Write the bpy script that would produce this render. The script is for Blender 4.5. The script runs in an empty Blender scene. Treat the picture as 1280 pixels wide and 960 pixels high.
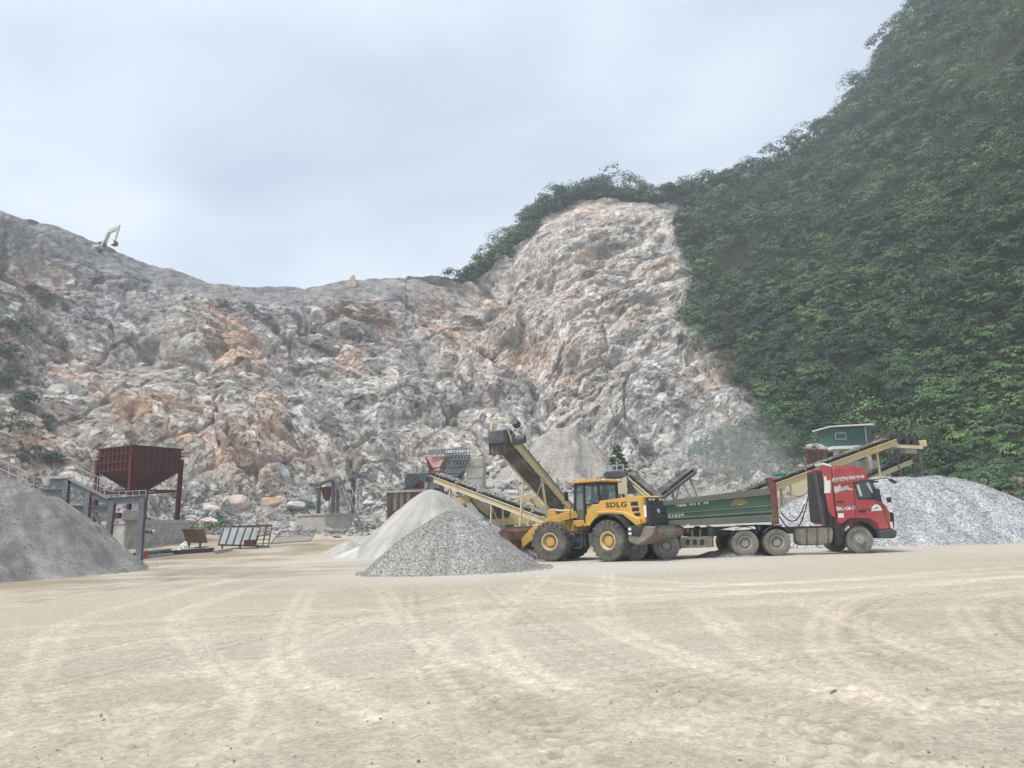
import bpy, bmesh, math, random
import numpy as np
from mathutils import Vector, Matrix
from mathutils.bvhtree import BVHTree

# ------------------------------------------------------------------ camera, sky, sun, exposure
sc = bpy.context.scene
COL = sc.collection
CAM_H, PITCH, ROLL, LENS = 1.6, math.radians(10.6), math.radians(1.8), 26.0
FPX = 1280 * LENS / 36.0
_f = Vector((0, math.cos(PITCH), math.sin(PITCH)))
_u0 = Vector((0, -math.sin(PITCH), math.cos(PITCH)))
_r0 = Vector((1, 0, 0))
CR = _r0 * math.cos(ROLL) - _u0 * math.sin(ROLL)
CU = _u0 * math.cos(ROLL) + _r0 * math.sin(ROLL)
CPOS = Vector((0, 0, CAM_H))
cam_d = bpy.data.cameras.new('camera')
cam_d.lens = LENS; cam_d.sensor_width = 36; cam_d.clip_end = 6000; cam_d.clip_start = 0.1
cam = bpy.data.objects.new('camera', cam_d); COL.objects.link(cam)
cam.matrix_world = Matrix(((CR.x, CU.x, -_f.x, 0), (CR.y, CU.y, -_f.y, 0), (CR.z, CU.z, -_f.z, CAM_H), (0, 0, 0, 1)))
sc.camera = cam

SUN_EL, SUN_AZ = math.radians(62), math.radians(238)      # azimuth clockwise from +Y
sun_dir = Vector((math.sin(SUN_AZ) * math.cos(SUN_EL), math.cos(SUN_AZ) * math.cos(SUN_EL), math.sin(SUN_EL)))
world = bpy.data.worlds.new('World'); sc.world = world; world.use_nodes = True
nt = world.node_tree; nt.nodes.clear()
def N(t, typ, **kw):
    n = t.nodes.new(typ)
    for k, v in kw.items(): setattr(n, k, v)
    return n
wo = N(nt, 'ShaderNodeOutputWorld'); wb = N(nt, 'ShaderNodeBackground')
sky = N(nt, 'ShaderNodeTexSky'); sky.sky_type = 'NISHITA'; sky.sun_disc = False
sky.sun_elevation = SUN_EL; sky.sun_rotation = SUN_AZ; sky.dust_density = 3.0; sky.altitude = 200
tc = N(nt, 'ShaderNodeTexCoord')
mp = N(nt, 'ShaderNodeMapping'); mp.inputs['Scale'].default_value = (1.0, 1.0, 2.4); mp.inputs['Rotation'].default_value = (0.0, 0.35, 0.3)
cn = N(nt, 'ShaderNodeTexNoise'); cn.inputs['Scale'].default_value = 1.9; cn.inputs['Detail'].default_value = 5; cn.inputs['Roughness'].default_value = 0.45; cn.inputs['Distortion'].default_value = 0.3
cr = N(nt, 'ShaderNodeValToRGB')
cr.color_ramp.elements[0].position = 0.36; cr.color_ramp.elements[0].color = (0.45, 0.53, 0.65, 1)
cr.color_ramp.elements[1].position = 0.62; cr.color_ramp.elements[1].color = (0.76, 0.83, 0.91, 1)
sm = N(nt, 'ShaderNodeVectorMath', operation='SCALE'); sm.inputs['Scale'].default_value = 3.7
mx = N(nt, 'ShaderNodeMix', data_type='RGBA'); mx.inputs[0].default_value = 0.9
nt.links.new(tc.outputs['Generated'], mp.inputs[0]); nt.links.new(mp.outputs[0], cn.inputs[0])
nt.links.new(cn.outputs[0], cr.inputs[0]); nt.links.new(cr.outputs[0], sm.inputs[0])
nt.links.new(sky.outputs[0], mx.inputs[6]); nt.links.new(sm.outputs[0], mx.inputs[7])
nt.links.new(mx.outputs[2], wb.inputs[0]); wb.inputs[1].default_value = 0.1
nt.links.new(wb.outputs[0], wo.inputs[0])
sl = bpy.data.lights.new('sun', 'SUN'); sl.energy = 1.5; sl.angle = math.radians(18); sl.color = (1.0, 0.96, 0.9)
so = bpy.data.objects.new('sun', sl); COL.objects.link(so)
so.rotation_euler = sun_dir.to_track_quat('Z', 'Y').to_euler()
vs = sc.view_settings; vs.view_transform = 'Standard'; vs.look = 'None'; vs.gamma = 1; vs.use_curve_mapping = False
vs.exposure = 1.6
sc.cycles.max_bounces = 6; sc.cycles.diffuse_bounces = 3; sc.cycles.glossy_bounces = 2
sc.cycles.transmission_bounces = 4; sc.cycles.volume_bounces = 1; sc.cycles.transparent_max_bounces = 6
sc.cycles.use_denoising = True

# ------------------------------------------------------------------ helpers
def P(px, py, Y):
    """point on the line of sight of a photo pixel (1280x960) at forward distance Y"""
    d = _f * FPX + CR * (px - 640) + CU * (480 - py)
    return CPOS + d * (Y / d.y)
def ray(px, py):
    return (_f * FPX + CR * (px - 640) + CU * (480 - py)).normalized()
def gz(x, y):
    """yard level: flat, rising gently towards the quarry face"""
    t = np.clip((np.asarray(y, float) - 40) / 45, 0, 1)
    x = np.asarray(x, float); y = np.asarray(y, float)
    z = 2.3 * t * t * (3 - 2 * t)
    z = z + 3.6 * ss(61, 71, y) * ss(-11, -6, x) * ss(13, 6, x)         # crusher bank
    return z + 2.6 * ss(46, 57, y) * ss(17, 24, x)                       # bank under the mountain
def ss(a, b, x):
    t = np.clip((x - a) / (b - a), 0, 1); return t * t * (3 - 2 * t)
def _s(a, b, x):
    t = min(1.0, max(0.0, (x - a) / (b - a))); return t * t * (3 - 2 * t)
def gzf(x, y):
    return 2.3 * _s(40, 85, y) + 3.6 * _s(61, 71, y) * _s(-11, -6, x) * _s(13, 6, x) + 2.6 * _s(46, 57, y) * _s(17, 24, x)
def G(px, py):
    """point on the yard under a pixel"""
    d = ray(px, py); t = 1.0
    for _ in range(60):
        p = CPOS + d * t
        h = p.z - gzf(p.x, p.y)
        t += max(h, 0.0) / max(-d.z, 0.004) * 0.5 if h > 0 else h * 2
    return CPOS + d * t
_H = lambda a: ((a * 2654435761) & 0xffffffff)
def hsh(ix, iy, seed):
    h = (ix.astype(np.int64) * 374761393 + iy.astype(np.int64) * 668265263 + seed * 1274126177) & 0xffffffff
    h = ((h ^ (h >> 13)) * 1274126177) & 0xffffffff
    h = ((h ^ (h >> 16)) * 2246822519) & 0xffffffff
    return ((h ^ (h >> 15)) & 0xffffff) / float(0x1000000)
def vn(x, y, seed=0):
    ix = np.floor(x); iy = np.floor(y); fx = x - ix; fy = y - iy
    fx = fx * fx * (3 - 2 * fx); fy = fy * fy * (3 - 2 * fy)
    a = hsh(ix, iy, seed); b = hsh(ix + 1, iy, seed); c = hsh(ix, iy + 1, seed); d = hsh(ix + 1, iy + 1, seed)
    return (a + (b - a) * fx) * (1 - fy) + (c + (d - c) * fx) * fy
def fbm(x, y, seed=0, o=4, g=0.5):
    s = 0; a = 1; t = 0
    for k in range(o):
        s = s + a * vn(x * 2 ** k + 17.3 * k, y * 2 ** k - 9.1 * k, seed + k); t += a; a *= g
    return s / t
def facet(x, y, seed, tilt=1.0, fall=1.0):
    """broken rock: upper envelope of one tilted, rounded block per cell; also the nearest cell's random id"""
    ix = np.floor(x); iy = np.floor(y)
    best = np.full(x.shape, 1e9); h = np.full(x.shape, -1e9); cid = np.zeros(x.shape)
    for dx in (-1, 0, 1):
        for dy in (-1, 0, 1):
            cx = ix + dx; cy = iy + dy
            ex = x - cx - hsh(cx, cy, seed); ey = y - cy - hsh(cx, cy, seed + 1); d = ex * ex + ey * ey
            hh = (hsh(cx, cy, seed + 2) - .5) + tilt * ((hsh(cx, cy, seed + 3) - .5) * ex + (hsh(cx, cy, seed + 4) - .5) * ey) * 2.6 - fall * d
            m = hh > h
            cid = np.where(m, hsh(cx, cy, seed + 5), cid); h = np.where(m, hh, h)
    return h, cid
def plates(x, y, seed, tilt=1.0):
    """nearest-cell plates: sharp steps between broken slabs"""
    ix = np.floor(x); iy = np.floor(y); best = np.full(x.shape, 1e9); h = np.zeros(x.shape); cid = np.zeros(x.shape)
    for dx in (-1, 0, 1):
        for dy in (-1, 0, 1):
            cx = ix + dx; cy = iy + dy
            ex = x - cx - hsh(cx, cy, seed); ey = y - cy - hsh(cx, cy, seed + 1); d = np.abs(ex) + np.abs(ey) + .35 * np.maximum(np.abs(ex), np.abs(ey))
            hh = .7 * (hsh(cx, cy, seed + 2) - .5) + tilt * ((hsh(cx, cy, seed + 3) - .5) * ex + (hsh(cx, cy, seed + 4) - .5) * ey) * 2
            m = d < best
            h = np.where(m, hh, h); cid = np.where(m, hsh(cx, cy, seed + 5), cid); best = np.where(m, d, best)
    return h, cid
def blur(h):
    for ax in (0, 1): h = (np.roll(h, 1, ax) + 2 * h + np.roll(h, -1, ax)) / 4
    return h
def sstep(a, b, x):
    t = np.clip((x - a) / (b - a), 0, 1); return t * t * (3 - 2 * t)

def np_mesh(name, verts, faces, mat=None, smooth=False):
    verts = np.asarray(verts, np.float32); faces = np.asarray(faces, np.int32)
    me = bpy.data.meshes.new(name); k = faces.shape[1]
    me.vertices.add(len(verts)); me.vertices.foreach_set('co', verts.ravel())
    me.loops.add(faces.size); me.loops.foreach_set('vertex_index', faces.ravel())
    me.polygons.add(len(faces)); me.polygons.foreach_set('loop_start', np.arange(0, faces.size, k, dtype=np.int32))
    me.polygons.foreach_set('use_smooth', np.full(len(faces), smooth))
    me.update(calc_edges=True); me.validate()
    if mat: me.materials.append(mat)
    return me
def attr_col(me, name, rgb):
    a = me.attributes.new(name, 'FLOAT_COLOR', 'POINT')
    c = np.ones((len(rgb), 4), np.float32); c[:, :3] = rgb
    a.data.foreach_set('color', c.ravel())
def attr_f(me, name, v, dom='POINT'):
    a = me.attributes.new(name, 'FLOAT', dom); a.data.foreach_set('value', np.asarray(v, np.float32))
def grid_faces(nr, nc):
    i = np.arange(nr * nc).reshape(nr, nc)
    return np.stack([i[:-1, :-1], i[:-1, 1:], i[1:, 1:], i[1:, :-1]], -1).reshape(-1, 4)
def link(name, me, parent=None):
    o = bpy.data.objects.new(name, me); COL.objects.link(o)
    if parent is not None: o.parent = parent
    return o
def tag(o, label=None, cat=None, group=None, kind=None):
    if label: o['label'] = label
    if cat: o['category'] = cat
    if group: o['group'] = group
    if kind: o['kind'] = kind
    return o
def thing(name, label, cat, loc=(0, 0, 0), rz=0, group=None):
    o = bpy.data.objects.new(name, None); COL.objects.link(o)
    o.location = loc; o.rotation_euler = (0, 0, rz); o.empty_display_size = .3
    return tag(o, label, cat, group)
def children(o): return [c for c in bpy.data.objects if c.parent is o]

# ------------------------------------------------------------------ materials
MATS = {}
def mat(name, col, rough=0.6, metal=0.0, var=0.25, scale=3.0, dust=0.0, dustcol=(.42, .39, .34), bump=0.0, bscale=30, spec=0.4):
    m = bpy.data.materials.new(name); m.use_nodes = True; t = m.node_tree
    b = t.nodes['Principled BSDF']; b.inputs['Roughness'].default_value = rough; b.inputs['Metallic'].default_value = metal
    b.inputs['Specular IOR Level'].default_value = spec
    co = N(t, 'ShaderNodeTexCoord')
    n = N(t, 'ShaderNodeTexNoise'); n.inputs['Scale'].default_value = scale; n.inputs['Detail'].default_value = 8; n.inputs['Roughness'].default_value = .65
    t.links.new(co.outputs['Object'], n.inputs['Vector'])
    r = N(t, 'ShaderNodeValToRGB'); r.color_ramp.elements[0].position = .3; r.color_ramp.elements[1].position = .7
    r.color_ramp.elements[0].color = tuple(c * (1 - var) for c in col) + (1,)
    r.color_ramp.elements[1].color = tuple(min(c * (1 + var), .9) for c in col) + (1,)
    t.links.new(n.outputs[0], r.inputs[0]); out = r.outputs[0]
    if dust:
        n2 = N(t, 'ShaderNodeTexNoise'); n2.inputs['Scale'].default_value = scale * .6; n2.inputs['Detail'].default_value = 10; n2.inputs['Roughness'].default_value = .7
        t.links.new(co.outputs['Object'], n2.inputs['Vector'])
        r2 = N(t, 'ShaderNodeValToRGB'); r2.color_ramp.elements[0].position = .62 - dust * .5; r2.color_ramp.elements[1].position = .95 - dust * .35
        r2.color_ramp.elements[0].color = (dust * .25,) * 3 + (1,); r2.color_ramp.elements[1].color = (min(1, .45 + dust),) * 3 + (1,)
        mm = N(t, 'ShaderNodeMix', data_type='RGBA'); mm.inputs[7].default_value = (*dustcol, 1)
        t.links.new(n2.outputs[0], r2.inputs[0]); t.links.new(r2.outputs[0], mm.inputs[0]); t.links.new(out, mm.inputs[6]); out = mm.outputs[2]
        m2 = N(t, 'ShaderNodeMath', operation='MULTIPLY_ADD'); m2.inputs[1].default_value = .35; m2.inputs[2].default_value = rough
        t.links.new(r2.outputs[0], m2.inputs[0]); m2.use_clamp = True; t.links.new(m2.outputs[0], b.inputs['Roughness'])
    t.links.new(out, b.inputs['Base Color'])
    if bump:
        n3 = N(t, 'ShaderNodeTexNoise'); n3.inputs['Scale'].default_value = bscale; n3.inputs['Detail'].default_value = 6
        t.links.new(co.outputs['Object'], n3.inputs['Vector'])
        bm = N(t, 'ShaderNodeBump'); bm.inputs['Strength'].default_value = bump; bm.inputs['Distance'].default_value = .05
        t.links.new(n3.outputs[0], bm.inputs['Height']); t.links.new(bm.outputs[0], b.inputs['Normal'])
    MATS[name] = m
    return m
def glass_mat(name, col, alpha):
    m = bpy.data.materials.new(name); m.use_nodes = True; b = m.node_tree.nodes['Principled BSDF']
    b.inputs['Base Color'].default_value = (*col, 1); b.inputs['Roughness'].default_value = .08
    b.inputs['Alpha'].default_value = alpha; b.inputs['Specular IOR Level'].default_value = .7
    MATS[name] = m; return m

def rock_material():
    m = bpy.data.materials.new('rock'); m.use_nodes = True; t = m.node_tree; b = t.nodes['Principled BSDF']
    b.inputs['Roughness'].default_value = .9; b.inputs['Specular IOR Level'].default_value = .15
    at = N(t, 'ShaderNodeAttribute', attribute_name='col'); co = N(t, 'ShaderNodeTexCoord')
    def noise(s, d=8, ro=.65, dist=0):
        n = N(t, 'ShaderNodeTexNoise'); n.inputs['Scale'].default_value = s; n.inputs['Detail'].default_value = d
        n.inputs['Roughness'].default_value = ro; n.inputs['Distortion'].default_value = dist
        t.links.new(co.outputs['Object'], n.inputs['Vector']); return n
    n1 = noise(.7, 12, .8, .5)
    r1 = N(t, 'ShaderNodeValToRGB')
    e = r1.color_ramp.elements; e[0].position = .36; e[0].color = (.50, .49, .48, 1); e[1].position = .66; e[1].color = (1.5, 1.5, 1.5, 1)
    t.links.new(n1.outputs[0], r1.inputs[0])
    mu = N(t, 'ShaderNodeMix', data_type='RGBA', blend_type='MULTIPLY'); mu.inputs[0].default_value = 1
    t.links.new(at.outputs['Color'], mu.inputs[6]); t.links.new(r1.outputs[0], mu.inputs[7])
    t.links.new(mu.outputs[2], b.inputs['Base Color'])
    bp = N(t, 'ShaderNodeBump'); bp.inputs['Strength'].default_value = 1.0; bp.inputs['Distance'].default_value = .6
    n2 = noise(1.3, 8, .7, .3); t.links.new(n2.outputs[0], bp.inputs['Height']); t.links.new(bp.outputs[0], b.inputs['Normal'])
    return m
def leaf_material():
    m = bpy.data.materials.new('foliage'); m.use_nodes = True; t = m.node_tree; b = t.nodes['Principled BSDF']
    b.inputs['Roughness'].default_value = .55; b.inputs['Specular IOR Level'].default_value = .25
    at = N(t, 'ShaderNodeAttribute', attribute_name='tint')
    r = N(t, 'ShaderNodeValToRGB'); e = r.color_ramp.elements
    e[0].position = 0; e[0].color = (.026, .052, .028, 1); e[1].position = 1; e[1].color = (.20, .32, .105, 1)
    k = e.new(.35); k.color = (.048, .098, .054, 1); k = e.new(.65); k.color = (.090, .168, .074, 1)
    t.links.new(at.outputs['Fac'], r.inputs[0]); t.links.new(r.outputs[0], b.inputs['Base Color'])
    tr = N(t, 'ShaderNodeBsdfTranslucent'); ms = N(t, 'ShaderNodeMixShader'); ms.inputs[0].default_value = .22
    t.links.new(r.outputs[0], tr.inputs[0]); t.links.new(b.outputs[0], ms.inputs[1]); t.links.new(tr.outputs[0], ms.inputs[2])
    t.links.new(ms.outputs[0], t.nodes['Material Output'].inputs[0])
    return m
M_ROCK = rock_material(); M_LEAF = leaf_material()

# ------------------------------------------------------------------ quarry face and mountain: one surface along the amphitheatre
#      px    base_y  base_d  crest_y crest_d  back_dz back_dd
TAB = np.array([
 [-460, 640, 52, 150, 95, -8, 40], [-300, 640, 58, 185, 102, -8, 40], [-100, 636, 68, 238, 112, -8, 40], [0, 628, 74, 266, 118, -8, 40],
 [60, 630, 78, 281, 124, -8, 40], [120, 634, 82, 303, 130, -8, 40], [200, 640, 88, 337, 136, -8, 40], [260, 644, 92, 355, 140, -8, 40],
 [320, 646, 95, 364, 143, -8, 40], [380, 645, 97, 361, 145, -8, 40], [430, 643, 98, 352, 147, -8, 40], [480, 638, 99, 348, 148, -8, 40],
 [520, 632, 100, 347, 149, -8, 40], [555, 626, 101, 352, 152, -8, 40], [585, 622, 102, 356, 156, 3, 25], [610, 618, 102, 340, 160, 7, 22],
 [650, 612, 103, 306, 168, 8, 20], [690, 606, 104, 266, 175, 9, 20], [730, 602, 105, 250, 180, 9, 20], [780, 600, 105, 255, 182, 8, 20],
 [830, 600, 103, 256, 184, 5, 22], [850, 602, 101, 246, 188, 4, 22], [880, 604, 98, 238, 194, -3, 30], [930, 606, 93, 224, 200, -5, 30],
 [980, 600, 87, 200, 204, -8, 40], [1040, 594, 81, 160, 206, -8, 40], [1080, 592, 78, 108, 206, -8, 40], [1105, 592, 76, 72, 204, -8, 40], [1150, 592, 74, 10, 200, -8, 40],
 [1200, 594, 72, -60, 192, -8, 40], [1280, 600, 70, -170, 182, -8, 40], [1500, 606, 64, -420, 165, -8, 40], [1800, 610, 58, -600, 150, -8, 40]], float)
px_c = np.concatenate([np.arange(-440, 965, 1.4), np.arange(965, 1760, 7.0)])
NR1, NR2 = 430, 22
def cols(px):
    return [np.interp(px, TAB[:, 0], TAB[:, k]) for k in range(1, 7)]
def Pn(px, py, Y):
    px, py, Y = np.broadcast_arrays(np.asarray(px, float), np.asarray(py, float), np.asarray(Y, float))
    F = np.array(_f) * FPX; d = F + np.array(CR) * (px[..., None] - 640) + np.array(CU) * (480 - py[..., None])
    return np.array(CPOS) + d * (Y / d[..., 1])[..., None]
def surf(px, v):
    by, bd, cy, cd, bz, bdd = cols(px)
    A = Pn(px, by, bd); B = Pn(px, cy, cd)
    v1 = np.clip(v, -.6, 1)[..., None]
    S = A + (B - A) * v1
    bow = np.sin(np.clip(v, 0, 1) * math.pi)                      # slightly hollow face
    hd = B - A; hd[..., 2] = 0; hd /= np.linalg.norm(hd, axis=-1, keepdims=True)
    S += hd * (bow * 3.0)[..., None]
    e = np.clip((v - 1) / .25, 0, 1)
    S += hd * (e * bdd)[..., None]
    S[..., 2] += e * bz
    return S
w = np.concatenate([[-.9, -.5, -.25], np.linspace(-.13, 1, NR1 - 3)])
by, bd, cy, cd, _, _ = cols(px_c)
W = w[:, None]; Vv = np.where(W < 0, W * bd / cd * .8, W * bd / (bd * W + cd * (1 - W)))             # even spacing of rows up the face
Vv = np.concatenate([Vv, 1 + np.linspace(0.004, .25, NR2)[:, None] * np.ones_like(px_c)], 0)
PXg = np.broadcast_to(px_c, Vv.shape)
S = surf(PXg, Vv)
# metric coordinates on the face
mid = surf(px_c, np.full(px_c.shape, .4)); sl_ = np.concatenate([[0], np.cumsum(np.linalg.norm(np.diff(mid, axis=0), axis=1))])
Ls = np.linalg.norm(surf(px_c, np.ones(px_c.shape)) - surf(px_c, np.zeros(px_c.shape)), axis=1)
SS = np.broadcast_to(sl_, Vv.shape); TT = Vv * Ls
dS = np.gradient(S, axis=1); dT = np.gradient(S, axis=0)
NN = np.cross(dS, dT); NN /= np.linalg.norm(NN, axis=-1, keepdims=True) + 1e-9
NN *= np.sign(-(NN * (S - np.array(CPOS))).sum(-1, keepdims=True))
NN[..., 2] *= .6; NN /= np.linalg.norm(NN, axis=-1, keepdims=True)
def project(S):
    d = S - np.array(CPOS); z = d @ np.array(_f)
    return 640 + FPX * (d @ np.array(CR)) / z, 480 - FPX * (d @ np.array(CU)) / z
PYg = project(S)[1]; PXp = PXg
bx = np.interp(PYg, [150, 255, 300, 350, 400, 440, 480, 520, 560, 600, 660], [833, 838, 848, 860, 866, 888, 922, 940, 962, 985, 1000])
wob = (fbm(SS * .09, TT * .09, 5, 4) - .5) * 60
rock = sstep(18, -18, PXp - bx + wob)
beh = sstep(1.0, 1.03, Vv) * sstep(560, 620, PXp)
rock = rock * (1 - beh)
WX = 7 * (fbm(SS * .05, TT * .05, 31, 4) - .5); WY = 7 * (fbm(SS * .05, TT * .05, 37, 4) - .5)
def rot(deg):
    c, n = math.cos(math.radians(deg)), math.sin(math.radians(deg))
    return SS * c + TT * n + WX, -SS * n + TT * c + WY
RSa, RTa = rot(-52); RSb, RTb = rot(50)
sel = PXp + 120 * (fbm(SS / 24, TT / 24, 39, 3) - .5) * 2 > 650         # joints dip the other way east of the notch
RS = np.where(sel, RSb, RSa); RT = np.where(sel, RTb, RTa)
f0, c0 = facet(SS / 30, TT / 34, 11); f1, c1 = facet(RS / 17, RT / 10, 21); f2, c2 = facet(RS / 6.5, RT / 3.6, 33); g2, d2 = facet(RS / 26, RT / 1.9, 35)
f3, c3 = facet(RS / 2.6, RT / 1.5, 41); f4, c4 = plates(RS / 1.15, RT / .65, 57); f5, c5 = plates(RS / .6, RT / .38, 63)
loose = np.clip(sstep(.80, .93, Vv) * sstep(620, 480, PXp) + sstep(.16, .04, Vv) * .6 + sstep(.36, .24, Vv) * sstep(150, 60, PXp) * .5, 0, 1)   # scree at crest and toe
amp = rock * (1 - .62 * loose)
fade = sstep(-.02, .04, Vv)
D = (fbm(SS / 45, TT / 45, 3, 3) - .5) * 9 * (.35 + .65 * rock) * fade
Db = D + amp * (f0 * 3.4 - 1.2 + f1 * 3.0 + f2 * 1.25 + g2 * .45) * (.25 + .75 * fade)
jw = fbm(SS / 9, TT / 9, 131, 3); jm = sstep(.42, .60, fbm(SS / 14, TT / 14, 137, 3))
for co_, pitch, wd, dp_ in ((RT, 8.5, .040, 1.15), (RS, 13.0, .03, 1.0), (SS + .25 * TT, 19.0, .022, 1.4)):      # open joints cutting the face
    fr_ = (co_ / pitch + jw * .9) % 1.0; fr_ = np.minimum(fr_, 1 - fr_)
    Db = Db - amp * jm * dp_ * np.exp(-(fr_ / wd) ** 2) * fade
for _ in range(1): Db = blur(Db)
gs_, gt_ = np.gradient(Db, axis=1), np.gradient(Db, axis=0)
ds_, dt_ = np.abs(np.gradient(SS, axis=1)) + .03, np.abs(np.gradient(TT, axis=0)) + .03
steep = sstep(.7, 1.5, np.hypot(gs_ / ds_, gt_ / dt_)); calm = 1 - .85 * steep        # no fine steps where a face already stands on edge
D = Db + rock * (1 - .45 * loose) * calm * (f3 * .62 + f4 * .32 + f5 * .12)
D += (1 - rock) * ((fbm(SS / 18, TT / 18, 91, 3) - .5) * 7 + (np.abs(fbm(SS / 30, TT / 90, 97, 3) - .5) - .12) * 26 * sstep(.05, .25, Vv)) * fade
crestw = sstep(.82, .98, Vv) * .66; D *= 1 - crestw
D += rock * sstep(.9, .97, Vv) * sstep(1.12, 1.02, Vv) * ((fbm(SS / 5, TT / 9, 141, 4) - .5) * 2.4 + np.clip(f2, 0, 1) * .9)
S = S + NN * D[..., None]
# --- rock colour: grey limestone, blue-grey beds, orange and pink stained zones, pale fresh rock
grey = np.array([.445, .41, .37]); blue = np.array([.37, .365, .36]); oran = np.array([.60, .42, .31]); pink = np.array([.56, .445, .385]); pale = np.array([.60, .56, .505]); brown = np.array([.22, .165, .125]); earth = np.array([.20, .135, .095])
def blobs(lst):
    m = np.zeros(Vv.shape)
    for (x, y, rx, ry, a, s) in lst:
        c, n = math.cos(math.radians(a)), math.sin(math.radians(a)); dx = PXp - x; dy = PYg - y
        q = ((dx * c + dy * n) / rx) ** 2 + ((-dx * n + dy * c) / ry) ** 2
        m = np.maximum(m, s * np.exp(-q))
    return m
wn = fbm(RS / 7, RT / 3.4, 71, 5, .6); wn2 = fbm(RS / 18, RT / 11, 77, 4); wn3 = fbm(RS / 2.2, RT / 1.1, 79, 4, .6)
C = grey + (blue - grey) * sstep(.45, .6, wn2)[..., None]
m_or = blobs([(190, 520, 70, 26, 14, 1), (255, 565, 90, 30, 25, .85), (285, 430, 45, 34, 20, 1), (335, 515, 26, 34, 0, 1), (120, 470, 60, 26, 25, .7), (60, 330, 40, 20, 20, .4), (70, 545, 40, 34, 20, .5),
             (445, 385, 40, 34, 0, .6), (430, 445, 25, 16, 0, .7), (560, 395, 20, 60, -35, .45), (650, 440, 40, 22, 0, .6), (720, 480, 24, 40, 0, .5), (735, 320, 40, 30, 20, .4), (830, 330, 24, 30, 0, .5), (800, 395, 26, 22, 0, .55), (330, 560, 80, 22, 10, .5), (690, 250, 60, 22, 0, .5), (875, 470, 30, 22, 0, .4), (610, 380, 60, 20, 20, .35)])
m_pk = blobs([(110, 440, 70, 30, 25, .9), (560, 400, 70, 26, 40, .6), (640, 450, 60, 24, 0, .8), (740, 265, 90, 22, 0, .7), (590, 470, 40, 16, 25, .6), (470, 380, 30, 50, 0, .5), (700, 380, 90, 60, 0, .4)])
m_bl = blobs([(370, 480, 60, 40, 30, .9), (430, 530, 60, 40, 0, .6), (600, 500, 46, 36, 0, 1), (810, 440, 30, 40, 0, 1), (780, 540, 60, 40, -40, 1), (860, 560, 60, 40, -30, .8), (330, 400, 60, 20, 25, .5), (190, 370, 60, 18, 25, .7), (540, 350, 40, 30, 0, .4)])
m_pl = blobs([(660, 330, 70, 60, 0, .8), (790, 300, 60, 50, 0, .8), (720, 420, 90, 50, 0, .75), (800, 370, 50, 60, 20, .8), (640, 520, 90, 30, 0, .6), (530, 560, 80, 20, 0, .6), (280, 600, 90, 16, 5, .6), (500, 470, 50, 40, 0, .35), (800, 520, 60, 30, -30, .45)])
m_ea = blobs([(20, 560, 80, 70, 0, 1), (110, 590, 70, 26, 0, .8), (20, 420, 40, 70, 0, .7), (400, 370, 40, 14, 0, .4), (430, 410, 40, 24, 0, .5)])
def mixc(C, col, m): return C + (col - C) * np.clip(m, 0, 1)[..., None]
C = mixc(C, blue * 1.15, m_bl * sstep(.3, .55, wn))
C = mixc(C, pale, m_pl * sstep(.24, .46, wn) * 1.25)
C = mixc(C, pink, m_pk * 1.3 * sstep(.28, .5, wn))
C = mixc(C, oran, m_or * 1.45 * sstep(.35, .56, wn * .65 + wn3 * .35))
C = mixc(C, earth, m_ea * sstep(.34, .56, wn) * .85)
C = mixc(C, oran * .8, .5 * sstep(.66, .78, wn) * sstep(.5, .62, wn2))
m_dk = blobs([(60, 380, 90, 60, 25, .8), (200, 400, 110, 40, 30, .7), (370, 470, 50, 70, 20, .9), (440, 400, 60, 40, 0, .8), (320, 560, 120, 24, 0, .5), (560, 480, 50, 50, 0, .6), (30, 560, 80, 70, 0, .6), (250, 470, 40, 40, 0, .5), (820, 450, 40, 50, 0, .5), (860, 540, 60, 50, 0, .4)])
C = C * (1 - .26 * m_dk * sstep(.3, .6, wn2 * .5 + wn * .5))[..., None]
C = C * (.66 + .22 * c1 + .26 * c2 + .34 * (c3 - .4) * (.4 + .6 * calm) + (.24 * (c4 - .5) + .12 * (c5 - .5)) * calm + .12 * (d2 - .5))[..., None]
C = mixc(C, np.array([.66, .64, .61]), sstep(.80, .86, c3) * sstep(.3, .6, wn3) * .75 + sstep(.88, .92, c4) * .6 * calm)
C = mixc(C, np.array([.085, .08, .075]), sstep(.13, .06, c3) * .5 + sstep(.12, .06, c4) * .42 * calm)
C = mixc(C, np.array([.25, .25, .255]) * (.7 + .6 * wn3[..., None]), loose * sstep(.5, .9, Vv) * .8)
soil = np.array([.045, .06, .03]); bare = blobs([(1100, 545, 80, 15, 8, 1), (1010, 566, 50, 16, 0, .9), (900, 450, 40, 50, 60, .8), (960, 580, 40, 30, 0, .5)])
Cf = soil + (np.array([.15, .125, .10]) - soil) * np.clip(bare * 1.2, 0, 1)[..., None]
C = Cf + (C - Cf) * rock[..., None]
hme = np_mesh('quarry_hillside', S.reshape(-1, 3), grid_faces(*Vv.shape), M_ROCK)
attr_col(hme, 'col', C.reshape(-1, 3))
hill = tag(link('quarry_hillside', hme), 'grey and rust stained quarry face joining a steep wooded mountain', None, None, 'structure')
# coarse copy for finding points on the slope
st_r, st_c = 3, 3
Sc = S[::st_r, ::st_c]
bvh = BVHTree.FromPolygons([Vector(p) for p in Sc.reshape(-1, 3)], grid_faces(*Sc.shape[:2]).tolist())
def hit(px, py):
    d = ray(px, py); r = bvh.ray_cast(CPOS, d)
    return (r[0], r[1]) if r[0] is not None else (P(px, py, 90), Vector((0, 0, 1)))
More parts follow.
